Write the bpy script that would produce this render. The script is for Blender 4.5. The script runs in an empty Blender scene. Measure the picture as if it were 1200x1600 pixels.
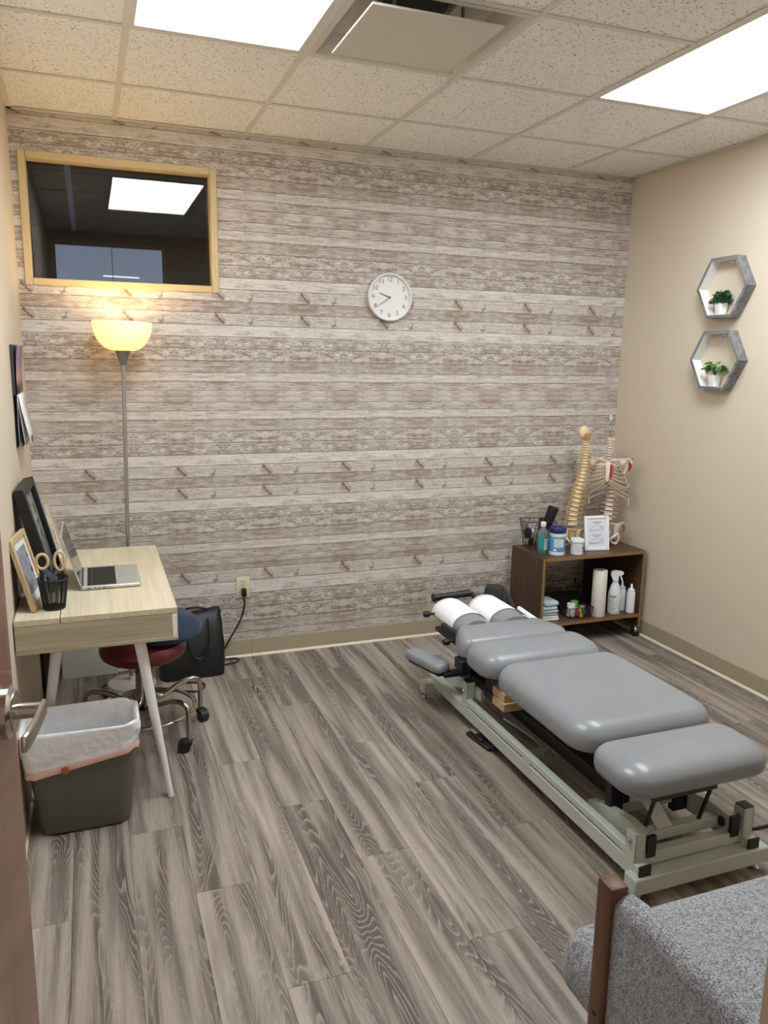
import bpy, bmesh, math, random
from mathutils import Vector, Matrix, Euler, Quaternion
random.seed(7)
SC = bpy.context.scene
COL = SC.collection
PI = math.pi
def R(d): return math.radians(d)

# ---------------------------------------------------------------- camera, world, exposure
cam_d = bpy.data.cameras.new('camera'); cam = bpy.data.objects.new('camera', cam_d); COL.objects.link(cam)
YAW, PIT, ROL = 0.3590, -0.1937, 0.0168
_f = Vector((math.sin(YAW)*math.cos(PIT), math.cos(YAW)*math.cos(PIT), math.sin(PIT)))
_r = Vector((math.cos(YAW), -math.sin(YAW), 0)); _u = _r.cross(_f)
_r2 = _r*math.cos(ROL)+_u*math.sin(ROL); _u2 = -_r*math.sin(ROL)+_u*math.cos(ROL)
cam.matrix_world = Matrix(((_r2.x,_u2.x,-_f.x,0.2843),(_r2.y,_u2.y,-_f.y,-4.1089),(_r2.z,_u2.z,-_f.z,1.6351),(0,0,0,1)))
cam_d.sensor_fit = 'HORIZONTAL'; cam_d.sensor_width = 36.0; cam_d.lens = 36.0*1221.17/1200.0
cam_d.clip_start = 0.02; cam_d.clip_end = 60
SC.camera = cam
wd = bpy.data.worlds.new('world'); SC.world = wd; wd.use_nodes = True
wd.node_tree.nodes['Background'].inputs[0].default_value = (0.80, 0.78, 0.74, 1)
wd.node_tree.nodes['Background'].inputs[1].default_value = 0.45
SC.view_settings.view_transform = 'Standard'; SC.view_settings.look = 'None'
SC.view_settings.gamma = 1.0; SC.view_settings.use_curve_mapping = False
SC.view_settings.exposure = 0.52
LIGHT_L = 14.0        # radiance of the troffer lenses
SC.cycles.diffuse_bounces = 8; SC.cycles.max_bounces = 14

# ---------------------------------------------------------------- helpers
def lin(c):
    return tuple(((v/255)/12.92 if v/255 <= .04045 else ((v/255+.055)/1.055)**2.4) for v in c)
class MB:
    """collects simple shapes into one mesh"""
    def __init__(s, off=(0,0,0)): s.v=[]; s.f=[]; s.o=Vector(off)
    def add(s, vs, fs):
        n=len(s.v); s.v += [Vector(p)+s.o for p in vs]; s.f += [tuple(i+n for i in q) for q in fs]; return s
    def box(s, a, b, M=None):
        x0,y0,z0=a; x1,y1,z1=b
        vs=[Vector(p) for p in ((x0,y0,z0),(x1,y0,z0),(x1,y1,z0),(x0,y1,z0),(x0,y0,z1),(x1,y0,z1),(x1,y1,z1),(x0,y1,z1))]
        if M is not None: vs=[M@p for p in vs]
        return s.add(vs,[(0,3,2,1),(4,5,6,7),(0,1,5,4),(1,2,6,5),(2,3,7,6),(3,0,4,7)])
    def bb(s, a, b, r=.004, seg=2, M=None):
        """bevelled box"""
        bm=bmesh.new(); bmesh.ops.create_cube(bm,size=1)
        c=[(a[i]+b[i])/2 for i in range(3)]; d=[abs(b[i]-a[i]) for i in range(3)]
        for v in bm.verts: v.co=Vector((c[0]+v.co.x*d[0],c[1]+v.co.y*d[1],c[2]+v.co.z*d[2]))
        r=min(r,min(d)*.49)
        bmesh.ops.bevel(bm,geom=bm.edges[:],offset=r,segments=seg,profile=.5,affect='EDGES')
        if M is not None: bmesh.ops.transform(bm,matrix=M,verts=bm.verts)
        s.bm(bm); bm.free(); return s
    def bm(s, bm):
        bm.verts.ensure_lookup_table(); bm.verts.index_update()
        return s.add([v.co.copy() for v in bm.verts],[tuple(v.index for v in f.verts) for f in bm.faces])
    def cyl(s, p0, p1, r0, r1=None, n=16, caps=True):
        if r1 is None: r1=r0
        p0=Vector(p0); p1=Vector(p1); d=(p1-p0).normalized()
        a=d.orthogonal().normalized(); b=d.cross(a)
        vs=[];fs=[]
        for k in range(n):
            t=2*PI*k/n; e=a*math.cos(t)+b*math.sin(t); vs+=[p0+e*r0,p1+e*r1]
        for k in range(n):
            i=2*k; j=2*((k+1)%n); fs.append((i,j,j+1,i+1))
        if caps: fs.append(tuple(2*k for k in range(n))[::-1]); fs.append(tuple(2*k+1 for k in range(n)))
        return s.add(vs,fs)
    def tube(s, pts, r, n=8, closed=False, caps=True):
        pts=[Vector(p) for p in pts]; m=len(pts); rr=r if isinstance(r,(list,tuple)) else [r]*m
        vs=[];fs=[];prev=None
        for i in range(m):
            if closed: t=(pts[(i+1)%m]-pts[i-1]).normalized()
            else: t=(pts[min(i+1,m-1)]-pts[max(i-1,0)]).normalized()
            a=t.orthogonal().normalized() if prev is None else (prev-t*prev.dot(t)).normalized()
            prev=a; b=t.cross(a)
            for k in range(n):
                q=2*PI*k/n; vs.append(pts[i]+(a*math.cos(q)+b*math.sin(q))*rr[i])
        for i in range(m if closed else m-1):
            for k in range(n):
                A=i*n+k;B=i*n+(k+1)%n;C=((i+1)%m)*n+(k+1)%n;D=((i+1)%m)*n+k; fs.append((A,B,C,D))
        if caps and not closed: fs.append(tuple(range(n))[::-1]); fs.append(tuple(range((m-1)*n,m*n)))
        return s.add(vs,fs)
    def lathe(s, prof, c=(0,0,0), n=32, M=None, sx=1, sy=1, capb=True, capt=True):
        c=Vector(c); vs=[];fs=[];m=len(prof)
        for (r,z) in prof:
            for k in range(n):
                t=2*PI*k/n; p=Vector((r*math.cos(t)*sx,r*math.sin(t)*sy,z))
                if M is not None: p=M@p
                vs.append(p+c)
        for i in range(m-1):
            for k in range(n):
                k2=(k+1)%n; fs.append((i*n+k,i*n+k2,(i+1)*n+k2,(i+1)*n+k))
        if capb: fs.append(tuple(range(n))[::-1])
        if capt: fs.append(tuple(range((m-1)*n,m*n)))
        return s.add(vs,fs)
    def prism(s, poly, ax, a, b):
        """2-d polygon extruded along axis ax from a to b; polygon lies in the two other axes (cyclic order)"""
        i,j=[(1,2),(2,0),(0,1)][ax]; vs=[]
        for t in (a,b):
            for (u,w) in poly:
                p=[0,0,0]; p[ax]=t; p[i]=u; p[j]=w; vs.append(p)
        n=len(poly)
        fs=[tuple(range(n))[::-1],tuple(range(n,2*n))]+[(k,(k+1)%n,n+(k+1)%n,n+k) for k in range(n)]
        return s.add(vs,fs)
    def rings(s, rings, capb=True, capt=True):
        """loft closed rings with the same point count"""
        n=len(rings[0]); vs=[p for r in rings for p in r]; fs=[]
        for i in range(len(rings)-1):
            for k in range(n):
                k2=(k+1)%n; fs.append((i*n+k,i*n+k2,(i+1)*n+k2,(i+1)*n+k))
        if capb: fs.append(tuple(range(n))[::-1])
        if capt: fs.append(tuple(range((len(rings)-1)*n,len(rings)*n)))
        return s.add(vs,fs)
    def grid(s, P):
        m=len(P); n=len(P[0]); vs=[p for r in P for p in r]
        return s.add(vs,[(i*n+k,i*n+k+1,(i+1)*n+k+1,(i+1)*n+k) for i in range(m-1) for k in range(n-1)])
    def sph(s, c, r, n=12, m=8, M=None):
        c=Vector(c); r=Vector((r,r,r)) if not isinstance(r,(tuple,list,Vector)) else Vector(r)
        rings=[]
        for i in range(m+1):
            t=-PI/2+PI*i/m; rr=max(math.cos(t),.02)
            ring=[]
            for k in range(n):
                p=Vector((r.x*rr*math.cos(2*PI*k/n),r.y*rr*math.sin(2*PI*k/n),r.z*math.sin(t)))
                if M is not None: p=M@p
                ring.append(p+c)
            rings.append(ring)
        return s.rings(rings)
    def shift(s, d): d=Vector(d); s.v=[p+d for p in s.v]; return s
    def xf(s, M): s.v=[M@p for p in s.v]; return s
    def build(s, name, mat, parent=None, ang=38, flip=False):
        me=bpy.data.meshes.new(name); me.from_pydata([tuple(p) for p in s.v],[],s.f)
        bm=bmesh.new(); bm.from_mesh(me); bmesh.ops.recalc_face_normals(bm,faces=bm.faces[:]); bm.to_mesh(me); bm.free()
        me.update()
        if ang:
            me.shade_smooth(); me.set_sharp_from_angle(angle=R(ang))
        if mat is not None: me.materials.append(mat)
        o=bpy.data.objects.new(name,me); COL.objects.link(o)
        if parent is not None: o.parent=parent
        return o
def tag(o, label=None, cat=None, group=None, kind=None):
    if label: o['label']=label
    if cat: o['category']=cat
    if group: o['group']=group
    if kind: o['kind']=kind
    return o
def thing(name, label, cat, loc=(0,0,0), rz=0, group=None):
    o=bpy.data.objects.new(name,None); COL.objects.link(o); o.empty_display_size=.05
    o.location=loc; o.rotation_euler=(0,0,rz); return tag(o,label,cat,group)
def off(o): return tuple(-o.location)           # meshes written in world coordinates below an unrotated root
def copy_tree(o, parent=None):
    c=o.copy(); COL.objects.link(c); c.parent=parent
    for ch in o.children: copy_tree(ch,c)
    return c
def rrect(x0,y0,x1,y1,r,n=6):
    """rounded rectangle, counter-clockwise"""
    out=[]
    for (cx,cy,a0) in ((x1-r,y1-r,0),(x0+r,y1-r,90),(x0+r,y0+r,180),(x1-r,y0+r,270)):
        for k in range(n+1):
            t=R(a0+90*k/n); out.append((cx+r*math.cos(t),cy+r*math.sin(t)))
    return out
def bez(pts, n=10):
    """Catmull-Rom through points"""
    pts=[Vector(p) for p in pts]; P=[pts[0]*2-pts[1]]+pts+[pts[-1]*2-pts[-2]]; out=[]
    for i in range(1,len(P)-2):
        p0,p1,p2,p3=P[i-1:i+3]
        for k in range(n):
            t=k/n; out.append(.5*((2*p1)+(p2-p0)*t+(2*p0-5*p1+4*p2-p3)*t*t+(3*p1-p0-3*p2+p3)*t**3))
    return out+[pts[-1]]
def text_mb(txt, size, M, depth=.0004, align='CENTER'):
    cu=bpy.data.curves.new('t','FONT'); cu.body=txt; cu.size=size; cu.align_x=align; cu.align_y='CENTER'; cu.extrude=depth
    cu.resolution_u=3
    ob=bpy.data.objects.new('t',cu); COL.objects.link(ob)
    dg=bpy.context.evaluated_depsgraph_get(); me=bpy.data.meshes.new_from_object(ob.evaluated_get(dg))
    mb=MB(); mb.add([M@v.co for v in me.vertices],[tuple(p.vertices) for p in me.polygons])
    bpy.data.objects.remove(ob); bpy.data.curves.remove(cu); bpy.data.meshes.remove(me)
    return mb

# ---------------------------------------------------------------- materials
MATS={}
class NT:
    def __init__(s,name):
        s.m=bpy.data.materials.new(name); s.m.use_nodes=True; s.t=s.m.node_tree; s.b=s.t.nodes['Principled BSDF']; MATS[name]=s.m
    def n(s,typ,**kw):
        o=s.t.nodes.new(typ)
        for k,v in kw.items(): setattr(o,k,v)
        return o
    def L(s,a,b): s.t.links.new(a,b)
    def setin(s,node,i,v):
        if isinstance(v,bpy.types.NodeSocket): s.L(v,node.inputs[i])
        else: node.inputs[i].default_value=v
    def math(s,op,a,b=0.0,c=None,clamp=False):
        o=s.n('ShaderNodeMath',operation=op); o.use_clamp=clamp; s.setin(o,0,a); s.setin(o,1,b)
        if c is not None: s.setin(o,2,c)
        return o.outputs[0]
    def mix(s,f,a,b,mode='MIX'):
        o=s.n('ShaderNodeMix',data_type='RGBA',blend_type=mode); s.setin(o,0,f)
        s.setin(o,6,a if isinstance(a,bpy.types.NodeSocket) else (*a,1)); s.setin(o,7,b if isinstance(b,bpy.types.NodeSocket) else (*b,1)); return o.outputs[2]
    def noise(s,vec,scale=5,detail=4,rough=.55,dist=0):
        o=s.n('ShaderNodeTexNoise'); 
        if vec is not None: s.L(vec,o.inputs['Vector'])
        o.inputs['Scale'].default_value=scale; o.inputs['Detail'].default_value=detail; o.inputs['Roughness'].default_value=rough; o.inputs['Distortion'].default_value=dist
        return o.outputs[0]
    def rng(s,v,a,b,c=0.0,d=1.0,smooth=True):
        o=s.n('ShaderNodeMapRange'); o.interpolation_type='SMOOTHSTEP' if smooth else 'LINEAR'
        s.setin(o,0,v); s.setin(o,1,a); s.setin(o,2,b); s.setin(o,3,c); s.setin(o,4,d); return o.outputs[0]
    def xyz(s,x,y,z):
        o=s.n('ShaderNodeCombineXYZ'); s.setin(o,0,x); s.setin(o,1,y); s.setin(o,2,z); return o.outputs[0]
    def sep(s,v):
        o=s.n('ShaderNodeSeparateXYZ'); s.L(v,o.inputs[0]); return o.outputs
    def scl(s,v,sc):
        o=s.n('ShaderNodeMapping'); s.L(v,o.inputs[0]); o.inputs['Scale'].default_value=sc; return o.outputs[0]
    def obj(s): return s.n('ShaderNodeTexCoord').outputs['Object']
    def col(s,v): s.L(v,s.b.inputs['Base Color'])
    def bump(s,h,strength=.2,dist=.002):
        o=s.n('ShaderNodeBump'); s.L(h,o.inputs['Height']); o.inputs['Strength'].default_value=strength; o.inputs['Distance'].default_value=dist
        s.L(o.outputs[0],s.b.inputs['Normal'])
    def set(s,rough=.5,metal=0,spec=None,coat=0,trans=0,alpha=None,sheen=0):
        b=s.b.inputs; b['Roughness'].default_value=rough; b['Metallic'].default_value=metal
        if spec is not None: b['Specular IOR Level'].default_value=spec
        b['Coat Weight'].default_value=coat; b['Transmission Weight'].default_value=trans
        if sheen: b['Sheen Weight'].default_value=sheen
        return s
def plain(name,c,rough=.5,metal=0,var=.08,scale=30,bump=0,bscale=200,**kw):
    """painted / plastic / metal surface with a little procedural unevenness"""
    if name in MATS: return MATS[name]
    t=NT(name); t.set(rough,metal,**kw); c=lin(c); v=t.obj()
    nz=t.noise(v,scale,3)
    t.col(t.mix(nz,tuple(x*(1-var) for x in c),tuple(min(1,x*(1+var)) for x in c)))
    if bump: t.bump(t.noise(v,bscale,2),bump,.001)
    return t.m
def woody(name,light,dark,axis=1,scale=1.0,rough=.5,contrast=1.0,fine=1.0,coat=0):
    """straight-grained wood, grain along the given axis of the object's coordinates"""
    if name in MATS: return MATS[name]
    t=NT(name); t.set(rough,coat=coat); v=t.obj()
    sc=[38*scale]*3; sc[axis]=2.2*scale
    fs=[240*scale]*3; fs[axis]=6*scale
    a=t.noise(t.scl(v,sc),1,5,.6,.6); b=t.noise(t.scl(v,fs),1,3)
    f=t.rng(t.math('ADD',t.math('MULTIPLY',a,.65),t.math('MULTIPLY',b,.35*fine)),.5-.22/contrast,.5+.22/contrast)
    t.col(t.mix(f,lin(dark),lin(light))); t.bump(b,.12,.0006)
    return t.m
def fabric(name,c1,c2,scale=500,rough=.9,bump=.5,big=60):
    if name in MATS: return MATS[name]
    t=NT(name); t.set(rough,sheen=.15); v=t.obj()
    n=t.noise(v,scale,2,.7); m=t.noise(v,big,3)
    f=t.rng(t.math('ADD',t.math('MULTIPLY',n,.75),t.math('MULTIPLY',m,.25)),.38,.62)
    t.col(t.mix(f,lin(c1),lin(c2))); t.bump(n,bump,.002)
    return t.m
# ---------------------------------------------------------------- room shell
W, H, YF = 3.370, 2.704, -3.60           # width, ceiling height, front wall (back wall is y = 0, left wall x = 0)
# --- floor
t=NT('vinyl_plank'); t.set(.42,spec=.4)
geo=t.n('ShaderNodeNewGeometry').outputs['Position']; oi=t.n('ShaderNodeObjectInfo'); rnd=oi.outputs['Random']
x,y,z=t.sep(geo)
seed=t.math('MULTIPLY',rnd,37.0)
warp=t.noise(t.xyz(t.math('MULTIPLY',x,7),t.math('MULTIPLY',y,1.6),seed),1,2)
ring=t.noise(t.xyz(t.math('ADD',t.math('MULTIPLY',x,8.0),t.math('MULTIPLY',warp,.35)),t.math('MULTIPLY',y,.75),t.math('ADD',seed,9.0)),1,1.6,.45,.15)
fine=t.noise(t.xyz(t.math('MULTIPLY',x,380),t.math('MULTIPLY',y,9),seed),1,3,.7)
mid=t.noise(t.xyz(t.math('MULTIPLY',x,22),t.math('MULTIPLY',y,1.1),t.math('ADD',seed,4.0)),1,3,.5,.3)
saw=t.math('FRACT',t.math('ADD',t.math('MULTIPLY',ring,58.0),t.math('MULTIPLY',fine,.7)))
line=t.math('MULTIPLY',t.rng(saw,0,.10),t.rng(saw,.10,.45,1,0))
f=t.math('ADD',t.math('MULTIPLY',t.rng(mid,.30,.70),.50),t.math('MULTIPLY',fine,.44))
f=t.math('ADD',f,t.math('MULTIPLY',t.math('SUBTRACT',rnd,.5),.16))
base=t.mix(t.rng(f,.26,.80,smooth=False),lin((92,82,76)),lin((172,160,149)))
strength=t.rng(mid,.30,.62,.50,.10)
c=t.mix(t.math('MULTIPLY',line,strength),base,lin((190,180,168)))
dk=t.math('MULTIPLY',t.rng(saw,.62,.98),t.math('MULTIPLY',strength,.75))
c=t.mix(dk,c,lin((70,61,55)))
t.col(c); t.bump(fine,.10,.0008)
t.L(t.rng(fine,.2,.8,.36,.52,False),t.b.inputs['Roughness'])
M_PLANK=t.m
M_SUB=plain('subfloor',(60,55,50),.9)
floor=MB().box((0,-4.9,-.06),(W,.0,-.006)).build('floor',M_SUB,ang=0); tag(floor,kind='structure')
floor['label']='grey brown oak look vinyl plank floor'
PW, PL = .1783, 1.215
k0=-3
full=None
for k in range(k0,17):
    xa=.512+PW*k; xb=xa+PW-.0006
    if xb<=0.01 or xa>=W: continue
    ys=-1.146-.378*((k-1)%3)+PL*3
    while ys>-4.9:
        ya=max(ys-PL+.0006,-4.9); yb=min(ys,0.0); ys-=PL
        if yb-ya<.01: continue
        xx0=max(xa,0); xx1=min(xb,W)
        whole=(xx1-xx0>PW-.001) and (yb-ya>PL-.002)
        if whole and full is not None:
            o=bpy.data.objects.new('plank',full); COL.objects.link(o); o.parent=floor
        else:
            w=xx1-xx0; l=yb-ya
            o=MB().bb((0,0,-.006),(w,l,0),.0007,1).build('plank',M_PLANK,floor,ang=0)
            if whole: full=o.data
        o.location=(xx0,ya,0)
# --- ceiling grid, tiles
t=NT('ceiling_tile'); t.set(.95,spec=.15); v=t.n('ShaderNodeNewGeometry').outputs['Position']
n1=t.noise(v,105,2,.6); n2=t.noise(v,26,3); n3=t.noise(v,420,2)
hole=t.math('MULTIPLY',t.rng(n1,.625,.665),t.rng(n3,.35,.55,.3,1))
fis=t.math('MULTIPLY',t.rng(n1,.57,.63),.20)
c=t.mix(n2,lin((236,234,229)),lin((246,244,239)))
c=t.mix(t.math('MAXIMUM',t.math('MULTIPLY',hole,.85),fis),c,lin((112,98,84)))
t.col(c); t.bump(t.math('SUBTRACT',n3,t.math('MULTIPLY',hole,2.0)),.35,.002); M_TILE=t.m
M_TBAR=plain('grid_paint',(214,210,202),.45,var=.03)
ceil=MB().box((-.1,YF-.1,H+.20),(W+.1,.1,H+.26)).build('ceiling',plain('ceiling_deck',(90,88,84),.9),ang=0); tag(ceil,kind='structure')
ceil['label']='white acoustic tile ceiling on a painted metal grid'
TX0, TY0, TT = .458, -.5128, .6096
xs=[0]+[TX0+TT*i for i in range(5)]+[W]
ys=[0]+[TY0-TT*i for i in range(6)]+[YF]
tile=None
LIGHTS=[(1,2),(4,2)]        # column index, first row index of the 2x4 fittings (xs[c]..xs[c+1], ys[r+1]..)
VENT=(2,2)
skip={(1,2),(1,3),(4,2),(4,3),(2,2)}
hb=.011
for ci in range(len(xs)-1):
    for ri in range(len(ys)-1):
        if (ci,ri) in skip: continue
        a,b=xs[ci],xs[ci+1]; c1,c0=ys[ri],ys[ri+1]
        fullt=abs((b-a)-TT)<.002 and abs((c1-c0)-TT)<.002
        if fullt and tile is not None:
            o=bpy.data.objects.new('ceiling_tile',tile); COL.objects.link(o); o.parent=ceil
        else:
            o=MB().box((.002,.002,.006),(b-a-.002,c1-c0-.002,.021)).build('ceiling_tile',M_TILE,ceil,ang=0)
            if fullt: tile=o.data
        o.location=(a,c0,H-.002)
for xk in xs[1:-1]:
    MB().box((xk-hb,YF,H-.0015),(xk+hb,0,H+.003)).box((xk-.002,YF,H+.003),(xk+.002,0,H+.03)).build('grid_runner',M_TBAR,ceil,ang=0)
for yk in ys[1:-1]:
    # cross tees stop at the runners
    for ci in range(len(xs)-1):
        if (ci,) and ((ci==1 or ci==4) and abs(yk-ys[3])<.001): continue
        MB().box((xs[ci]+(hb if ci else 0),yk-hb,H-.001),(xs[ci+1]-(hb if ci<len(xs)-2 else 0),yk+hb,H+.003)).build('cross_tee',M_TBAR,ceil,ang=0)
m=MB(); e=.022
m.box((0,-e,H-.0018),(W,0,H+.001)).box((0,YF,H-.0018),(e,0,H+.001)).box((W-e,YF,H-.0018),(W,0,H+.001)).box((0,YF,H-.0018),(W,YF+e,H+.001))
m.build('wall_angle',M_TBAR,ceil,ang=0)
# --- fluorescent troffers
t=NT('lit_lens'); v=t.obj(); nz=t.noise(v,6,2)
t.b.inputs['Base Color'].default_value=(.9,.9,.9,1)
t.L(t.mix(nz,(.86,.94,1.0),(.90,.96,1.0)),t.b.inputs['Emission Color']); t.b.inputs['Emission Strength'].default_value=LIGHT_L; M_LENS=t.m
for i,(c,r) in enumerate(LIGHTS):
    a,b=xs[c]+hb,xs[c+1]-hb; y1,y0=ys[r]-hb,ys[r+2]+hb
    root=thing('ceiling_light',['lit fluorescent ceiling panel left of the air diffuser','lit fluorescent ceiling panel near the right wall'][i],'ceiling light',((a+b)/2,(y0+y1)/2,H),group='lit ceiling panels')
    fr=MB(off(root)); w=.016
    for (p,q) in (((a,y0,H-.001),(a+w,y1,H+.012)),((b-w,y0,H-.001),(b,y1,H+.012)),((a+w,y0,H-.001),(b-w,y0+w,H+.012)),((a+w,y1-w,H-.001),(b-w,y1,H+.012))): fr.box(p,q)
    fr.build('frame',M_TBAR,root,ang=0)
    MB(off(root)).box((a+w,y0+w,H+.004),(b-w,y1-w,H+.010)).build('lens',M_LENS,root,ang=0)
    MB(off(root)).box((a,y0,H+.014),(b,y1,H+.10)).build('housing',M_TBAR,root,ang=0)
# --- plaque air diffuser
a,b=xs[2]+hb,xs[3]-hb; y1,y0=ys[2]-hb,ys[3]+hb
M_VENT=plain('vent_paint',(206,200,190),.5,var=.03)
root=thing('air_diffuser','beige square plaque air diffuser in the ceiling between the lights','air vent',((a+b)/2,(y0+y1)/2,H))
m=MB(off(root)); cx,cy=(a+b)/2,(y0+y1)/2
def sq(h,z): return [(cx-h,cy-h,z),(cx+h,cy-h,z),(cx+h,cy+h,z),(cx-h,cy+h,z)]
hh=(b-a)/2
m.rings([sq(hh,H-.002),sq(hh-.022,H-.002),sq(hh-.075,H+.055),sq(.13,H+.09),sq(.12,H+.17)],False,True)
m.build('cone',M_VENT,root,ang=20)
MB(off(root)).bb((1.350-.222,-1.48-.212,H-.038),(1.350+.222,-1.48+.212,H-.031),.002,1).build('plaque',M_VENT,root)
for sx in (-1,1):
    for sy in (-1,1): MB(off(root)).cyl((cx+sx*.12,cy+sy*.12,H-.032),(cx+sx*.12,cy+sy*.12,H+.06),.006,n=8).build('hanger',plain('galv',(150,150,148),.35,.8),root)
MB(off(root)).lathe([(.11,H+.088),(.11,H+.16)],(cx,cy,0),24).build('duct_collar',plain('duct_dark',(35,33,31),.8),root)
# --- painted walls
t=NT('beige_paint'); t.set(.55,spec=.35); v=t.n('ShaderNodeNewGeometry').outputs['Position']
t.col(t.mix(t.noise(v,2.5,3),lin((208,194,174)),lin((214,201,182)))); t.bump(t.noise(v,260,3,.6),.10,.001); M_PAINT=t.m
wl=MB().box((-.12,YF,0),(0,.12,H+.2)).build('wall_left',M_PAINT,ang=0); tag(wl,'plain beige painted wall beside the desk',kind='structure')
wr=MB().box((W,YF-.12,0),(W+.12,.12,H+.2)).build('wall_right',M_PAINT,ang=0); tag(wr,'plain beige painted wall carrying the hexagon shelves',kind='structure')
DX0,DX1,DH=.02,.911,2.08
m=MB().box((-.12,YF-.12,0),(DX0,YF,H+.2)).box((DX1,YF-.12,0),(W,YF,H+.2)).box((DX0,YF-.12,DH),(DX1,YF,H+.2))
tag(m.build('wall_front',M_PAINT,ang=0),'beige front wall with the doorway',kind='structure')
# corridor side (behind the camera)
M_JAMB=plain('jamb_paint',(186,168,140),.5,var=.03)
m=MB().bb((DX0-.005,YF-.13,0),(DX0+.012,YF+.012,DH+.02),.003,1).bb((DX1-.012,YF-.13,0),(DX1+.045,YF-.119,DH+.05),.003,1).bb((DX1-.012,YF-.12,0),(DX1,YF+.002,DH+.02),.002,1).bb((DX0,YF-.13,DH-.012),(DX1,YF+.012,DH+.02),.003,1)
tag(m.build('trim_1',M_JAMB),'beige painted door frame',kind='structure')
# --- back wall: core with window opening, printed plank wallpaper in rows
WX0,WX1,WZ0,WZ1=.034,.916,1.948,2.530
t=NT('plank_wallpaper'); t.set(.6,spec=.3)
tc=t.n('ShaderNodeTexCoord'); x,_,z=t.sep(tc.outputs['Object']); _,_,gz=t.sep(tc.outputs['Generated'])
oi=t.n('ShaderNodeObjectInfo'); rr,gg,bb_=t.n('ShaderNodeSeparateColor'),None,None
t.L(oi.outputs['Color'],rr.inputs[0]); brown,busy,light=rr.outputs[0],rr.outputs[1],rr.outputs[2]; sd=oi.outputs['Alpha']
P=.4445
sgn=t.math('GREATER_THAN',sd,5.0)                       # glide: alternate sheets are shifted by half a repeat
xs_=t.math('ADD',t.math('SUBTRACT',x,1.144),t.math('MULTIPLY',sgn,P/2+.01))
u=t.math('PINGPONG',xs_,P/2)                            # 0 at the motif centre
mod=t.math('WRAP',xs_,P/2,-P/2)
s10=t.math('MULTIPLY',t.math('MODULO',sd,5.0),13.7)
vl=t.math('MULTIPLY',gz,.06)                            # height inside the row
streak=t.noise(t.xyz(t.math('ADD',t.math('MULTIPLY',u,9),t.math('MULTIPLY',x,3.0)),t.math('MULTIPLY',vl,170),s10),1,5,.62,.3)
blot=t.noise(t.xyz(t.math('MULTIPLY',u,16),t.math('MULTIPLY',vl,55),t.math('ADD',s10,3.0)),1,5,.62,.5)
grit=t.noise(t.xyz(t.math('MULTIPLY',x,60),t.math('MULTIPLY',vl,300),s10),1,3,.7)
near=t.rng(u,.015,.15,1,0)
bfac=t.math('ADD',t.math('MULTIPLY',near,.60),t.math('MULTIPLY',t.rng(blot,.36,.66),.75))
bfac=t.math('MULTIPLY',bfac,brown,clamp=True)
bfac=t.math('MULTIPLY',bfac,t.rng(streak,.25,.72,.45,1.0),clamp=True)
c=t.mix(light,lin((164,152,143)),lin((214,209,203)))
c=t.mix(bfac,c,lin((134,111,95)))
c=t.mix(t.math('MULTIPLY',t.rng(streak,.50,.66),.55),c,lin((226,221,214)))
c=t.mix(t.math('MULTIPLY',t.rng(streak,.48,.32),.55),c,lin((128,113,102)))
patch=t.noise(t.xyz(t.math('MULTIPLY',u,11),t.math('MULTIPLY',vl,26),t.math('ADD',s10,21.0)),1,3,.6,.6)
c=t.mix(t.math('MULTIPLY',t.rng(patch,.52,.66),.42),c,lin((140,122,109)))
c=t.mix(t.math('MULTIPLY',t.rng(patch,.46,.34),.45),c,lin((218,213,207)))
cr=t.noise(t.xyz(t.math('MULTIPLY',u,17),t.math('MULTIPLY',vl,62),t.math('ADD',s10,7.0)),1,3,.6,1.6)
band=t.math('ABSOLUTE',t.math('SUBTRACT',cr,.52))
crack=t.math('MULTIPLY',t.rng(band,.0,.035,1,0),t.rng(blot,.42,.58))
c=t.mix(t.math('MULTIPLY',t.math('MULTIPLY',crack,busy),.95),c,lin((82,69,61)))
chip=t.math('MULTIPLY',t.rng(cr,.58,.63),t.math('MULTIPLY',busy,.8))
c=t.mix(chip,c,lin((214,208,200)))
shade=t.math('MULTIPLY',t.rng(cr,.44,.36),t.math('MULTIPLY',busy,.75))
c=t.mix(shade,c,lin((126,111,101)))
c=t.mix(t.math('MULTIPLY',t.rng(grit,.68,.75),.5),c,lin((92,80,72)))
# knots: two short slanted dark strokes per repeat and one faint curl
wob=t.noise(t.xyz(t.math('MULTIPLY',mod,70),t.math('MULTIPLY',vl,90),2.0),1,2); wob2=t.noise(t.xyz(t.math('MULTIPLY',mod,80),t.math('MULTIPLY',vl,80),8.0),1,2)
def blob(cx,cv,rx,rv,sl):
    dv=t.math('SUBTRACT',gz,cv); du=t.math('ADD',t.math('SUBTRACT',mod,cx),t.math('MULTIPLY',dv,sl))
    du=t.math('ADD',du,t.math('MULTIPLY',t.math('SUBTRACT',wob,.5),.034)); dv=t.math('ADD',dv,t.math('MULTIPLY',t.math('SUBTRACT',wob2,.5),.5))
    d=t.math('ADD',t.math('POWER',t.math('DIVIDE',du,rx),2.0),t.math('POWER',t.math('DIVIDE',dv,rv),2.0))
    return t.rng(d,.35,1.2,1,0)
kn=t.math('MAXIMUM',blob(-.008,.80,.0100,.15,.03),t.math('MAXIMUM',blob(.007,.50,.0062,.2,.05),blob(.022,.22,.0100,.14,.02)))
curl=t.math('SUBTRACT',blob(.165,.45,.018,.40,0),blob(.161,.56,.014,.34,0),clamp=True)
kfac=t.math('MULTIPLY',t.math('MAXIMUM',t.math('MULTIPLY',kn,.72),t.math('MULTIPLY',curl,.6)),t.math('GREATER_THAN',t.math('FRACT',sd),.25))
halo=t.math('MULTIPLY',blob(.006,.5,.036,.55,.03),t.math('GREATER_THAN',t.math('FRACT',sd),.25))
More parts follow.
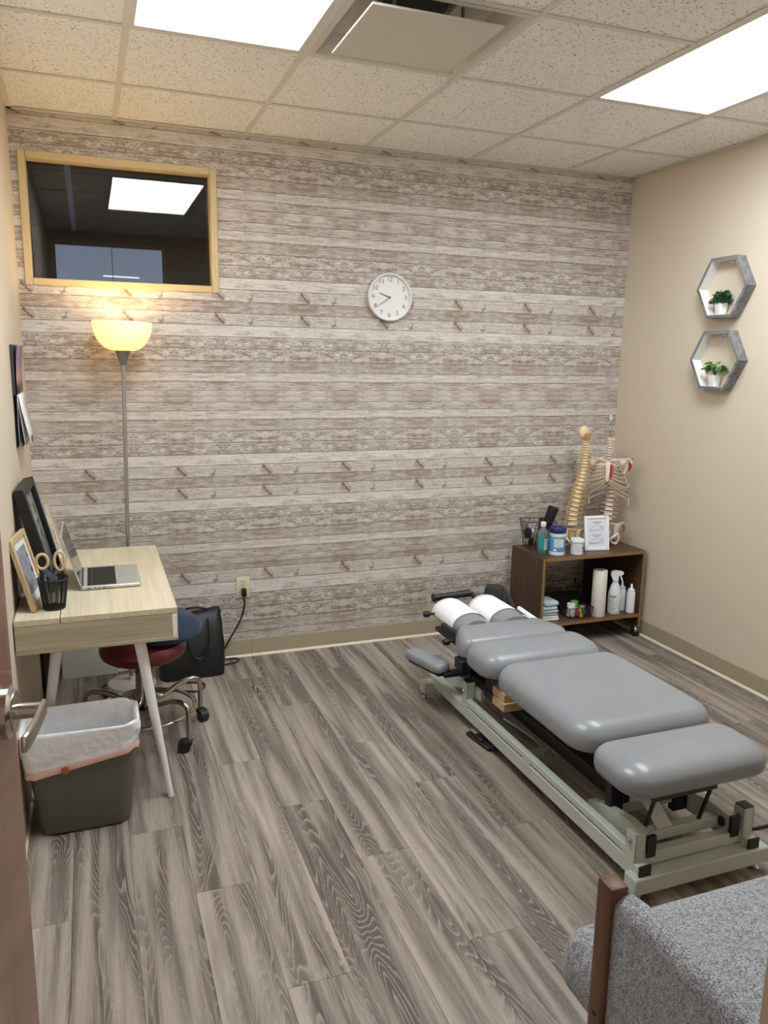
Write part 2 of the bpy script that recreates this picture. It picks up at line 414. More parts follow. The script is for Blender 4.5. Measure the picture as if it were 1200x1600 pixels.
c=t.mix(t.math('MULTIPLY',halo,.35),c,lin((150,124,106)))
c=t.mix(kfac,c,lin((92,76,66)))
edge=t.math('MAXIMUM',t.rng(gz,.05,.0),t.rng(gz,.955,1.0))
edge=t.math('MULTIPLY',edge,t.rng(t.noise(t.xyz(t.math('MULTIPLY',x,9),0.0,s10),1,3),.35,.6,.35,1))
c=t.mix(t.math('MULTIPLY',edge,.72),c,lin((104,90,81)))
bc=t.n('ShaderNodeBrightContrast'); t.L(c,bc.inputs[0]); bc.inputs[1].default_value=.0; bc.inputs[2].default_value=.07
t.col(bc.outputs[0]); M_WALLP=t.m
def wall_rects(z0,z1):
    out=[]
    if z1<=WZ0 or z0>=WZ1: return [(0,W,z0,z1)]
    if z0<WZ0: out.append((0,W,z0,WZ0))
    a,b=max(z0,WZ0),min(z1,WZ1)
    out+= [(0,WX0,a,b),(WX1,W,a,b)]
    if z1>WZ1: out.append((0,W,WZ1,z1))
    return out
m=MB()
for r_ in wall_rects(0,H+.2): m.box((r_[0]-(.12 if r_[0]==0 else 0),.003,r_[2]),(r_[1]+(.12 if r_[1]==W else 0),.12,r_[3]))
wb=m.build('wall_back',plain('groove_brown',(120,107,97),.8),ang=0); tag(wb,'back wall papered with whitewashed weathered plank print',kind='structure')  # brown core colour shows as darker joints between the rows
# one half repeat of rows, (height, brown, busy, light, knots)
HALF=[(.030,.60,.15,.70,0),(.043,.85,.2,.6,0),(.048,.25,.50,.80,0),(.058,.75,.25,.50,0),(.062,.50,.90,.60,0),(.059,.45,1.0,.55,0),(.058,.20,.25,.95,0),(.060,.40,.45,.75,1),(.0285,.95,.25,.45,0)]
# kinds by index; build from the mirror axis at z = 1.431 up and down
rows=[]
def run(z,seq,dirn,sheet,zstop):
    for (i,hrow) in seq:
        h=HALF[i][0] if hrow is None else hrow
        z2=z+dirn*h; a,b=min(z,z2),max(z,z2)
        a=max(a,.095) if dirn<0 else a; b=min(b,H)
        if b-a>.004: rows.append((a,b,i,sheet))
        z=z2
        if (dirn<0 and z<=zstop) or (dirn>0 and z>=zstop): break
    return z
up=[(0,.030),(1,None),(2,None),(3,None),(4,None),(5,None),(6,None),(7,None),(8,.057),(7,None),(6,None),(5,None),(4,None),(3,None),(2,None),(1,None),(0,.060),(1,None),(2,None),(3,None),(4,None),(5,None),(6,None),(7,None),(8,.06)]
run(1.431,up,1,1,H)
dn=[(0,.030),(1,None),(2,None),(3,None),(4,None),(5,None),(6,None),(7,None),(8,.054),(7,.062),(6,None),(5,None),(4,None),(3,None),(2,None),(1,None),(0,.034),(8,.030),(7,.068),(6,.074),(5,.08),(4,.076),(3,.063),(1,.06),(2,.09)]
run(1.431,dn,-1,0,.095)
for (a,b,i,sheet) in rows:
    h,br,bu,li,kn=HALF[i]
    m=MB()
    for r_ in wall_rects(a+.0006,b-.0006): m.box((r_[0],0,r_[2]),(r_[1],.004,r_[3]))
    o=m.build('plank',M_WALLP,wb,ang=0)
    jit=lambda v:max(0,min(1,v+random.uniform(-.07,.07)))
    o.color=(jit(br),jit(bu),jit(li),(6 if sheet else 1)+i*.37%3//1+ (.5 if kn else .0))
    if kn: o.color[3]=(6.5 if sheet else 1.5)
    else: o.color[3]=(5 if sheet else 0)+ (i%5)+.0
# --- baseboards
M_BASE=plain('vinyl_cove',(168,156,132),.45,var=.05,scale=8)
M_TOE=plain('cove_toe',(224,214,190),.4,var=.04)
def cove(name,lab,pts):
    o=None
    for j,(a,b) in enumerate(pts):
        (x0,y0),(x1,y1)=a,b; d=Vector((x1-x0,y1-y0,0)); L_=d.length; d.normalize(); n=Vector((-d.y,d.x,0))
        prof=[(0,.006),(.0025,.010),(.0025,.094),(.0015,.098),(0,.098)]
        toe=[(0,0),(.010,0),(.008,.006),(.003,.013),(0,.013)]
        for pr,mt,nm in ((prof,M_BASE,name),(toe,M_TOE,'cove_toe')):
            m=MB(); vs=[Vector((x0,y0,0))+n*p+Vector((0,0,q)) for p,q in pr]+[Vector((x1,y1,0))+n*p+Vector((0,0,q)) for p,q in pr]
            k=len(pr); m.add(vs,[tuple(range(k)),tuple(range(k,2*k))]+[(i,(i+1)%k,k+(i+1)%k,k+i) for i in range(k)])
            if nm==name and o is None: o=m.build(name,mt,ang=0); tag(o,lab,kind='structure')
            else: m.build('cove_section' if nm==name else nm,mt,o,ang=0)
cove('baseboard_back','tan vinyl cove baseboard under the plank wallpaper',[((1.055,0),(0,0)),((W,0),(1.057,0))])
cove('baseboard_right','tan vinyl cove baseboard along the right wall',[((W,-1.9),(W,0)),((W,YF),(W,-1.902))])
cove('baseboard_left','tan vinyl cove baseboard along the left wall',[((0,0),(0,YF))])
# --- interior window in the back wall, dark room behind
M_WFR=plain('window_trim',(198,178,136),.5,var=.05)
root=MB().box((WX0+.028,.062,WZ0+.028),(WX1-.028,.066,WZ1-.028))
t=NT('window_glass'); t.set(.0); t.b.inputs['Base Color'].default_value=(1,1,1,1); t.b.inputs['IOR'].default_value=1.52; t.b.inputs['Transmission Weight'].default_value=1
t.L(t.mix(t.noise(t.obj(),3,2),(.80,.84,.86),(.84,.87,.88)),t.b.inputs['Base Color'])
gl=root.build('window_1',t.m,ang=0); tag(gl,'dark interior window reflecting a ceiling light above the floor lamp',kind='structure')
m=MB(); fw=.030
for (p,q) in (((WX0-.004,-.007,WZ0-.004),(WX0+fw,.075,WZ1+.004)),((WX1-fw,-.007,WZ0-.004),(WX1+.004,.075,WZ1+.004)),((WX0+fw,-.007,WZ0-.004),(WX1-fw,.075,WZ0+fw)),((WX0+fw,-.007,WZ1-fw),(WX1-fw,.075,WZ1+.004))): m.bb(p,q,.003,1)
m.build('window_frame',M_WFR,gl)
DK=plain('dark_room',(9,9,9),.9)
m=MB().box((-.8,3.62,0),(2.2,3.7,H+.1)).box((-.86,.12,0),(-.8,3.7,H+.1)).box((2.2,.12,0),(2.26,3.7,H+.1)).box((-.86,.12,H),(2.26,3.7,H+.1)).box((-.86,.12,-.06),(2.26,3.7,0))
tag(m.build('wall_next_room',DK,ang=0),'dark walls of the unlit room behind the interior window',kind='structure')
m=MB()
m.box((.21,.14,H-.012),(.245,3.6,H-.001))
tag(m.build('trim_2',plain('next_grid',(150,152,165),.4),ang=0),'pale ceiling grid bar of the dark room',kind='structure')
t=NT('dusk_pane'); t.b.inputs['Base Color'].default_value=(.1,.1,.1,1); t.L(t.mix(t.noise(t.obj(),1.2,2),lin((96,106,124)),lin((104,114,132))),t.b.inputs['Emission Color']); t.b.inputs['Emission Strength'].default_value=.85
pn=MB().box((.065,3.598,1.25),(.965,3.606,2.568)).build('window_2',t.m,ang=0); tag(pn,'pale blue lit pane on the far wall of the dark room',kind='structure')
M_DFR=plain('dark_frame',(26,25,25),.6)
m=MB()
for (p,q) in (((.035,3.585,1.22),(.065,3.62,2.60)),((.965,3.585,1.22),(.995,3.62,2.60)),((.065,3.585,2.568),(.965,3.62,2.60)),((.065,3.585,1.22),(.965,3.62,1.25))): m.box(p,q)
m.build('window_frame',M_DFR,pn,ang=0)
MB().box((.53,3.588,1.25),(.535,3.60,2.568)).build('mullion',plain('mull',(88,100,124),.6),pn,ang=0)
t=NT('reflection_glow'); t.b.inputs['Base Color'].default_value=(.8,.8,.8,1); t.L(t.mix(t.noise(t.obj(),4,2),(.9,.95,1),(1,1,1)),t.b.inputs['Emission Color']); t.b.inputs['Emission Strength'].default_value=.8
MB().cyl((.45,3.594,2.322),(.76,3.594,2.318),.006,n=8).build('reflection_strip',t.m,pn)  # emissive strip put in for the white line reflected on the pane
# ---------------------------------------------------------------- treatment table
t=NT('grey_vinyl'); t.set(.30,spec=.5); v=t.obj()
t.col(t.mix(t.noise(v,5,3),lin((130,133,137)),lin((139,142,146)))); t.bump(t.noise(v,330,2),.06,.0006); M_VINYL=t.m
M_CREAM=plain('cream_enamel',(186,192,184),.35,var=.05,scale=12)
M_BLK=plain('black_steel',(22,22,23),.45,var=.15)
M_BLKP=plain('black_plastic',(26,26,27),.5,var=.12)
M_RED=plain('oxide_bar',(58,34,30),.5,var=.2)
M_CHR=plain('chrome',(205,205,205),.15,1.0,var=.05)
M_PAPER=plain('white_paper',(236,236,238),.8,var=.03,scale=12,bump=.15,bscale=40)
M_PINE=woody('pine_block',(208,180,140),(178,148,108),0,2)
def cushion(mb,x0,x1,y0,y1,z0,z1,rc=.07,re=.05,rb=.02,dome=.008,taper=None,n=9,pucker=0):
    cx,cy=(x0+x1)/2,(y0+y1)/2; rings=[]
    def ring(ins,z,sc=1):
        r=max(rc-ins,.004); o=[]
        for (px,py) in rrect(x0+ins,y0+ins,x1-ins,y1-ins,r,n):
            px=cx+(px-cx)*sc; py=cy+(py-cy)*sc
            if taper: px=cx+(px-cx)*taper((py-y0)/(y1-y0))
            o.append((px,py,z))
        return o
    ins_max=min(re,min(x1-x0,y1-y0)*.42)
    for k in range(4):
        a=PI/2*k/3; rings.append(ring(rb*(1-math.sin(a)),z0+rb*(1-math.cos(a))))
    zb=z0+rb; hz=z1-dome-zb
    for k in range(0,9):
        a=PI/2*k/8; rings.append(ring(ins_max*(1-math.cos(a)),zb+hz*(.25+.75*math.sin(a)) if k else zb+hz*.25))
    for sc in (.85,.65,.4,.15): rings.append(ring(ins_max,z1-dome+dome*(1-sc*sc),sc))
    mb.rings(rings); return mb
tb=thing('treatment_table','grey padded chiropractic table on a cream steel lift frame','treatment table',(2.02,-1.6,0)); O=off(tb)
main=cushion(MB(O),1.732,2.312,-2.13,-1.492,.355,.462,.10,.075,.02,.006); main.build('main_cushion',M_VINYL,tb)
cushion(MB(O),1.73,2.312,-1.472,-1.225,.350,.458,.085,.07,.02,.006).build('chest_cushion',M_VINYL,tb)
cushion(MB(O),1.745,2.295,-1.232,-1.005,.345,.452,.06,.045,.02,.010,taper=lambda s:1-.30*max(0,s-.25)).build('shoulder_cushion',M_VINYL,tb)
cushion(MB(O),1.725,2.285,-2.405,-2.145,.345,.455,.09,.085,.03,.012).build('foot_cushion',M_VINYL,tb)
# head cushions with paper
def half_roll(mb,cx,y0,y1,zc,rx,rz,ends=True,a0=-20,a1=200,n=18,m=8,bulge=.018):
    rings=[]
    for j in range(m+1):
        s=j/m; e=1-(abs(2*s-1)**4)*.18 if ends else 1
        rings.append([(cx+rx*e*math.cos(R(a0+(a1-a0)*k/n)),y0+(y1-y0)*s,zc+rz*e*math.sin(R(a0+(a1-a0)*k/n))) for k in range(n+1)])
    return mb.rings(rings) if ends else mb.grid(rings)
M_PAPER2=M_PAPER
for i,cx in enumerate((1.905,2.105)):
    half_roll(MB(O),cx,-1.04,-.715,.405,.087,.062).build('head_cushion',M_VINYL,tb)
    p=MB(O); y0=-.965 if i==0 else -.955
    half_roll(p,cx,y0,-.722,.405,.0895,.0645,False,-8,188)
    o=p.build('paper_sleeve',M_PAPER,tb); sm=o.modifiers.new('s','SOLIDIFY'); sm.thickness=.0008; sm.offset=1
P_=[]
for j in range(7):
    yy=-.735-.055*j
    P_.append([(2.19+.022*k+.006*j,yy+.004*k,.42-.008*k-.004*k*k*.6+.004*math.sin(j*1.3+k)) for k in range(5)])
o=MB(O).grid(P_).build('paper_sheet',M_PAPER,tb); sm=o.modifiers.new('s','SOLIDIFY'); sm.thickness=.0012
MB(O).tube(bez([(2.30,-.74,.385),(2.305,-.86,.375),(2.315,-1.0,.365),(2.318,-1.06,.358)],4),.011,8).build('paper_roll_edge',M_PAPER,tb)
MB(O).bb((1.82,-1.04,.325),(2.19,-.76,.345),.003,1).bb((1.96,-1.3,.31),(2.07,-.9,.33),.003,1).build('head_plate',M_BLK,tb)
MB(O).bb((1.795,-1.06,.36),(1.818,-.88,.405),.004,1).build('head_bracket',M_BLK,tb); MB(O).bb((2.192,-1.06,.345),(2.212,-.80,.37),.004,1).build('head_bracket',M_BLK,tb)
def knob(p,d,r=.016,l=.03):
    p=Vector(p); d=Vector(d).normalized(); m=MB(O); m.cyl(p,p+d*.03,.006,n=10); m.cyl(p+d*.03,p+d*(.03+l*.35),r*.8,r,14); m.cyl(p+d*(.03+l*.35),p+d*(.03+l),r,r*.85,14)
    return m.build('knob',M_BLKP,tb)
knob((1.82,-.76,.41),(-1,.1,.0)); knob((1.80,-1.03,.37),(-1,-.05,-.05)); knob((1.775,-1.2,.36),(-.35,-.1,-1),.013,.035)
MB(O).cyl((1.862,-.645,.452),(2.06,-.655,.462),.018,n=16).cyl((1.855,-.645,.452),(1.866,-.645,.4525),.0205,n=16).build('grip_bar',M_BLKP,tb)
MB(O).tube([(2.065,-.655,.462),(2.075,-.70,.44),(2.075,-.78,.36)],.012,8).build('grip_arm',M_BLK,tb); MB(O).tube([(1.87,-.65,.44),(1.88,-.70,.40),(1.885,-.78,.345)],.011,8).build('grip_arm',M_BLK,tb)
MB(O).bb((1.735,-1.235,.30),(1.765,-1.16,.35),.003,1).build('clamp',M_BLK,tb)
# black under-frame
for x in (1.885,2.105):
    MB(O).bb((x,-2.14,.165),(x+.05,-1.12,.220),.004,1).build('frame_beam',M_BLK,tb)
MB(O).bb((1.84,-1.39,.221),(2.2,-1.26,.352),.004,1).build('chest_support',M_BLK,tb)
MB(O).bb((1.88,-1.25,.221),(2.16,-1.0,.315),.01,1).build('mechanism_box',M_BLK,tb)
MB(O).bb((1.89,-2.08,.305),(1.93,-1.55,.34),.003,1).build('pad_rail',M_BLK,tb); MB(O).bb((2.11,-2.08,.305),(2.15,-1.55,.34),.003,1).build('pad_rail',M_BLK,tb)
MB(O).bb((1.80,-2.08,.338),(2.24,-1.56,.356),.002,1).build('plywood_base',woody('plywood',(176,140,86),(140,104,58),0,1.5),tb)
for y in (-2.15,): MB(O).bb((1.845,y,.150),(1.900,y+.03,.345),.003,1).build('column',M_BLK,tb)
MB(O).bb((2.115,-2.15,.10),(2.178,-2.12,.335),.003,1).build('column',M_BLK,tb)
MB(O).bb((1.965,-1.75,.09),(2.075,-1.3,.20),.01,2).build('actuator_housing',M_BLK,tb)
# cream base
def foot(x,y):
    return MB(O).lathe([(.018,0),(.018,.006),(.008,.008),(.008,.034)],(x,y,0),14).build('levelling_foot',M_CHR,tb)
MB(O).bb((1.762,-2.402,.032),(2.295,-2.345,.088),.004,1).build('crossbeam',M_CREAM,tb)
MB(O).bb((1.735,-.842,.032),(2.295,-.785,.088),.004,1).build('crossbeam',M_CREAM,tb)
for (x,y) in ((1.80,-2.374),(2.262,-2.374),(1.756,-.813),(2.262,-.813)): foot(x,y)
for s,x in ((0,1.785),(1,2.215)):
    m=MB(O); x1=x+.04
    xo=x if s==0 else x+.012
    m.bb((x,-2.385,.062),(x1,-.79,.117),.003,1)
    m.bb((xo,-2.34,.124),(xo+.028,-1.16,.152),.003,1)
    for (a,b) in ((-2.34,-2.30),(-1.74,-1.68),(-1.21,-1.16)): m.box((x+.0005,a,.10),(x1-.002,b,.135))
    m.build('side_rail',M_CREAM,tb,ang=30)
    for yy in (-2.36,-1.195):
        m=MB(O); h=.213 if yy<-2 else .228
        m.bb((x-.001,yy,.07),(x+.004,yy+.045,h),.001,1).bb((x1-.004,yy,.07),(x1+.001,yy+.045,h),.001,1).bb((x,yy+.04,.07),(x1,yy+.045,h),.001,1).bb((x,yy,.07),(x1,yy+.005,h),.001,1)
        m.build('post',M_CREAM,tb)
        MB(O).bb((x,yy+.003,h-.012),(x1,yy+.042,h-.002 if (s==0 and yy<-2) else h+.004),.001,1).build('post_cap',M_BLKP if not (s==0 and yy<-2) else M_CREAM,tb)
    MB(O).bb((x-.002,-2.392,.060),(x1+.002,-2.384,.122),.001,1).build('end_cap',M_BLKP,tb)
    for yy in (-2.338,-1.172):
        MB(O).cyl((x-.014 if s==0 else x+.054,yy,.184),(x+.05 if s==0 else x-.014,yy,.184),.007,n=10).lathe([(.0105,0),(.0105,.006)],(0,0,0),6,M=Matrix.Translation((x-.008 if s==0 else x+.048,yy,.184))@Matrix.Rotation(PI/2,4,'Y')).build('bolt',M_CHR,tb)
    # lift arm
    xa=1.838 if s==0 else 2.172
    MB(O).prism([(-2.345,.112),(-2.345,.186),(-2.25,.190),(-2.12,.168),(-2.04,.140),(-2.04,.115),(-2.2,.100)],0,xa,xa+.030).build('lift_arm',M_CREAM,tb,ang=30)
    MB(O).bb((xa-.002,-2.356,.118),(xa+.032,-2.342,.190),.001,1).build('arm_cap',M_BLKP,tb)
    MB(O).lathe([(.017,0),(.017,.006),(.006,.007)],(0,0,0),16,M=Matrix.Translation((xa+ (.0305 if s==0 else -.0),-2.31,.152))@Matrix.Rotation(PI/2 if s==0 else -PI/2,4,'Y')).build('pivot_pin',M_BLKP,tb)
    MB(O).prism([(-1.25,.16),(-1.25,.205),(-1.10,.205),(-.90,.15),(-.86,.10),(-.92,.10),(-1.08,.15)],0,x1+.002 if s==0 else x-.022,x1+.022 if s==0 else x-.002).build('head_link',M_CREAM,tb,ang=30)
MB(O).bb((1.823,-2.352,.090),(2.217,-2.318,.132),.003,1).build('cross_tube',M_CREAM,tb)
MB(O).bb((1.868,-2.30,.125),(2.172,-2.262,.162),.003,1).build('cross_tube',M_CREAM,tb)
MB(O).bb((1.868,-2.14,.13),(2.172,-2.105,.168),.003,1).build('cross_tube',M_CREAM,tb)
MB(O).add([(1.925,-2.285,.162),(1.985,-2.285,.162),(1.93,-2.17,.325),(1.87,-2.17,.325),(1.925,-2.293,.162),(1.985,-2.293,.162),(1.93,-2.178,.325),(1.87,-2.178,.325)],[(0,1,2,3),(4,5,6,7),(0,1,5,4),(1,2,6,5),(2,3,7,6),(3,0,4,7)]).build('gusset',M_CREAM,tb,ang=20)
MB(O).bb((1.862,-2.335,.292),(2.115,-2.315,.312),.002,1).build('pull_bar',M_RED,tb)
for x in (1.862,2.085):
    MB(O).bb((x,-2.335,.312),(x+.03,-2.18,.33),.002,1).build('bar_bracket',M_BLK,tb)
    MB(O).tube([(x+.012,-2.325,.295),(x+.012,-2.285,.16)],.007,6).build('strut',M_BLK,tb)
MB(O).tube(bez([(1.80,-1.5,.2),(1.86,-1.55,.16),(1.90,-1.62,.13),(1.9,-1.66,.10)],5),.004,6).build('cable',plain('grey_cable',(150,150,148),.5),tb)
MB(O).tube(bez([(1.94,-2.05,.25),(1.97,-2.12,.22),(1.99,-2.06,.19),(1.96,-2.0,.17)],5),.005,6).build('cable',M_BLKP,tb)
MB(O).bb((1.83,-1.61,.055),(1.97,-1.57,.085),.002,1).build('base_brace',M_CREAM,tb); MB(O).bb((1.815,-1.44,.03),(1.83,-1.42,.07),.002,1).build('base_brace',M_CREAM,tb)
# arm rest
Ma=Matrix.Translation((1.69,-.965,.255))@Matrix.Rotation(R(16),4,'Z')
m=MB(); cushion(m,-.045,.045,-.13,.13,-.012,.030,.035,.016,.008,.003); m.xf(Ma).shift(O).build('armrest_cushion',M_VINYL,tb)
m=MB(); m.bb((-.03,-.12,-.028),(.03,.10,-.012),.002,1); m.xf(Ma).shift(O).build('armrest_plate',M_BLK,tb)
MB(O).bb((1.72,-1.10,.222),(1.84,-1.055,.243),.002,1).prism([(-1.13,.17),(-1.13,.255),(-1.05,.275),(-1.0,.262),(-1.0,.19),(-1.08,.16)],0,1.835,1.86).bb((1.84,-1.4,.19),(1.88,-1.08,.235),.002,1).build('armrest_bracket',M_BLK,tb)
# the two pine blocks resting on the beam, pedal, cord
for i,(z0,z1,dx) in enumerate(((.262-.04,.262-.002,0),(.2625,.305,.004))):
    pass
o=MB().bb((0,0,0),(.20,.10,.036),.002,1).build('wood_block',M_PINE); o.location=(1.80,-1.50,.2235); tag(o,'lower pale pine block under the table cushion','wood block',group='pine blocks under the table')
o2=o.copy(); COL.objects.link(o2); o2.location=(1.806,-1.488,.2605); tag(o2,'upper pale pine block under the table cushion','wood block',group='pine blocks under the table')
pd=thing('foot_pedal','black ribbed foot pedal beside the table rail','foot pedal',(1.815,-1.31,0),R(8))
MB().bb((-.035,-.085,0),(.04,.085,.018),.004,1).build('pedal_base',M_BLKP,pd)
for k in (-1,1): MB().bb((-.032,-.04+.042*k-.034,.018),(.036,-.04+.042*k+.036,.034 if k<0 else .03),.004,1).build('pedal_plate',M_BLKP,pd)
for k in range(5):
    MB().bb((-.03,-.075+k*.015,.034),(.034,-.068+k*.015,.037),.001,1).build('rib',M_BLKP,pd)
MB().bb((-.025,.025,.03),(.0,.07,.034),.001,1).build('switch_plate',plain('grey_plate',(150,150,150),.4),pd)
c=MB().tube(bez([(2.28,-2.10,.006),(2.36,-2.19,.006),(2.5,-2.212,.006),(2.8,-2.2,.006),(3.2,-2.18,.006),(3.35,-2.15,.006)],8),.0055,8).build('power_cord',M_BLKP); tag(c,'dark cord running from the table across the floor to the right','cord')

# ---------------------------------------------------------------- armchair at the doorway
M_TWEED=fabric('grey_tweed',(88,90,94),(176,178,182),330,.95,.6,90)
M_WAL=woody('walnut',(112,76,54),(74,46,32),2,1.6,.45)
ch=thing('armchair','grey tweed armchair with dark wooden arm posts in the foreground','chair',(1.5,-3.2,0)); O=off(ch)
cushion(MB(O),1.180,1.835,-3.50,-2.830,.29,.445,.06,.055,.04,.012).build('seat',M_TWEED,ch)
m=MB(); cushion(m,1.215,1.80,-.07,.07,.0,.48,.05,.05,.03,.02)
m.xf(Matrix.Translation((0,-3.46,.40))@Matrix.Rotation(R(-3),4,'X')).shift(O).build('backrest',M_TWEED,ch)
def arm(x0,x1):
    rings=[]
    for j,(y,zt) in enumerate(((-3.046,.648),(-3.08,.654),(-3.2,.658),(-3.4,.66),(-3.53,.66))):
        pts=[]; hw=(x1-x0)/2; cx=(x0+x1)/2; rr=min(hw,.034)
        pts=[(cx-hw,y,.24),(cx+hw,y,.24)]
        for k in range(9): pts.append((cx+hw-rr+rr*math.cos(PI/2*k/8),y,zt-rr+rr*math.sin(PI/2*k/8)))
        for k in range(9): pts.append((cx-hw+rr-rr*math.sin(PI/2*k/8),y,zt-rr+rr*math.cos(PI/2*k/8)))
        rings.append(pts)
    MB(O).rings(rings).build('arm_panel',M_TWEED,ch)
arm(1.160,1.216); arm(1.798,1.854)
for x in (1.153,1.812):
    MB(O).bb((x,-3.045,.0),(x+.040,-2.998,.664),.006,2).build('front_post',M_WAL,ch)
    MB(O).bb((x+.005,-3.54,.0),(x+.06,-3.50,.45),.006,2).build('rear_leg',M_WAL,ch)
for z in (.33,.375): MB(O).cyl((1.1515,-3.02,z),(1.155,-3.02,z),.006,n=10).build('screw_hole',M_BLKP,ch)
MB(O).bb((1.208,-3.03,.25),(1.812,-3.005,.295),.004,1).build('front_rail',M_WAL,ch)
# ---------------------------------------------------------------- door standing open
M_DOOR=woody('door_wood',(136,92,66),(98,62,44),2,.5,.28,coat=.3)
hx,hy=.034,-3.575; L_=.86; ang=math.atan2(.101,.85)     # hinge line and swing
dr=thing('door_1','brown wooden door standing open against the left wall','door',(hx,hy,0),-ang); dr['kind']='structure'; del dr['category']
# local: +y from hinge to free edge, face with lever at x = 0
MB().bb((-.044,0,.008),(0,L_,2.04),.0015,1).build('door_leaf',M_DOOR,dr)
M_SATIN=plain('satin_chrome',(196,192,186),.22,1.0,var=.04)
ly=L_-.070; lz=1.062
rose=MB().lathe([(.043,0),(.043,.010),(.040,.0125),(.034,.016),(.034,.018),(.020,.020)],(0,0,0),36,M=Matrix.Translation((0,ly,lz))@Matrix.Rotation(PI/2,4,'Y'))
h=rose.build('door_handle',M_SATIN,dr)
m=MB().cyl((.016,ly,lz),(.058,ly,lz),.0135,.0125,20); m.build('spindle',M_SATIN,h)
m=MB(); path=[(.058,ly+.0135,lz),(.058,ly-.02,lz),(.057,ly-.06,lz-.001),(.054,ly-.100,lz-.002),(.050,ly-.118,lz-.003)]
rings=[]
for (px,py,pz) in path: rings.append([(px-.0035,py,pz-.0135),(px+.0045,py,pz-.0135),(px+.0045,py,pz+.0135),(px-.0035,py,pz+.0135)])
m.rings(rings); o=m.build('lever',M_SATIN,h); bv=o.modifiers.new('b','BEVEL'); bv.width=.003; bv.segments=2
MB().bb((-.036,L_-.0006,lz-.08),(-.008,L_+.001,lz+.08),.001,1).build('latch_plate',M_SATIN,dr)
for z in (.25,1.05,1.8): MB().cyl((-.0,-.004,z),(-.0,-.004,z+.10),.007,n=12).build('hinge',M_SATIN,dr)
# ---------------------------------------------------------------- desk corner
M_OAK=woody('pale_oak',(214,204,180),(186,173,146),1,.5,.5,.9)
M_OAKE=woody('pale_oak_end',(186,174,150),(152,140,116),0,.7,.5,.9)
M_WHT=plain('white_lacquer',(232,232,230),.35,var=.03)
D0,D1,DYN,DYF,DZ=.004,.538,-1.340,-.352,.750
dk=thing('desk','pale oak desk with white splayed legs against the left wall','desk',(.27,-.85,0)); O=off(dk)
MB(O).bb((.150,DYN,DZ-.022),(D1,DYF,DZ),.0015,1).build('lift_top',M_OAK,dk)
MB(O).bb((D0,DYN,DZ-.022),(.147,DYF,DZ),.0015,1).build('rear_strip',M_OAK,dk)
for y in (DYN+.001,DYF-.019): MB(O).bb((D0,y,.641),(.518,y+.018,DZ-.0225),.001,1).build('end_panel',M_OAKE,dk)
MB(O).bb((.519,DYN+.001,.641),(D1-.001,DYF-.001,DZ-.0245),.001,1).build('drawer_front',M_WHT,dk)
MB(O).bb((D0,DYN,.627),(D1,DYF,.6405),.001,1).build('bottom_board',M_OAKE,dk)
MB(O).bb((D0,DYN+.02,.641),(.02,DYF-.02,DZ-.023),.001,1).build('back_panel',M_OAKE,dk)
def leg(tx,ty,bx,by):
    MB(O).cyl((bx,by,0),(tx,ty,.627),.0115,.021,18).build('leg',M_WHT,dk)
leg(.405,-1.285,.492,-1.312); leg(.130,-1.185,.030,-1.185); leg(.405,-.42,.492,-.385); leg(.125,-.42,.022,-.385)
# laptop
M_ALU=plain('aluminium',(206,204,200),.32,.6,var=.03); M_KEY=plain('key_black',(24,24,25),.5)
lp=thing('laptop','open silver laptop with black keys on the pale desk','laptop',(.323,-.888,DZ)); 
b=MB(); x0,x1,y0,y1=-.110,.110,-.152,.152
rings=[[(px,py,z) for px,py in rrect(x0+i,y0+i,x1-i,y1-i,.010,4)] for z,i in ((.002,.006),(.004,.001),(.006,0),(.014,0),(.0152,.001))]
b.rings(rings).build('base',M_ALU,lp)
kb=MB().box((-.086,-.135,.0153),(.020,.135,.0156)).build('keyboard_well',plain('well',(40,40,42),.5),lp,ang=0)
for r_ in range(6):
    n=[14,14,14,13,12,10][r_]; xa=-.083+r_*.0172; kw=.264/n
    for k in range(n):
        ww=kw-.003
        ya=-.132+k*kw
        if r_==5 and k in (4,5): continue
        MB().box((xa,ya,.0156),(xa+(.0145 if r_ else .009),ya+ww,.0168)).build('key',M_KEY,kb,ang=0)
MB().box((xa,-.132+4*kw,.0156),(xa+.0145,-.132+6*kw-.003,.0168)).build('key',M_KEY,kb,ang=0)
MB().bb((.030,-.052,.0150),(.102,.052,.0156),.0003,1).build('trackpad',plain('trackpad_grey',(184,182,178),.3,.4,var=.03),lp)
for k,(a,w) in enumerate(((-.09,.016),(-.062,.008),(-.048,.008),(-.032,.014),(-.008,.004))): MB().box((a,-.1525,.007),(a+w,-.1515,.010)).build('port',M_KEY,lp,ang=0)
MB().cyl((-.106,-.13,.0155),(-.106,.13,.0155),.006,n=12).build('hinge',M_KEY,lp)
lid=MB(); rings=[[(z,py,px) for px,py in rrect(0,y0+i,.212-i,y1-i,.010,4)] for z,i in ((-.0035,.002),(-.003,0),(.002,0),(.0025,.001))]
ML=Matrix.Translation((-.107,0,.016))@Matrix.Rotation(R(-17),4,'Y')
lid.rings(rings).xf(ML); ld=lid.build('lid',M_ALU,lp)
M_SCR=plain('dark_screen',(38,36,36),.08,var=.05)
MB().box((.0025,-.145,.012),(.0032,.145,.205)).xf(ML).build('screen',M_SCR,ld,ang=0)
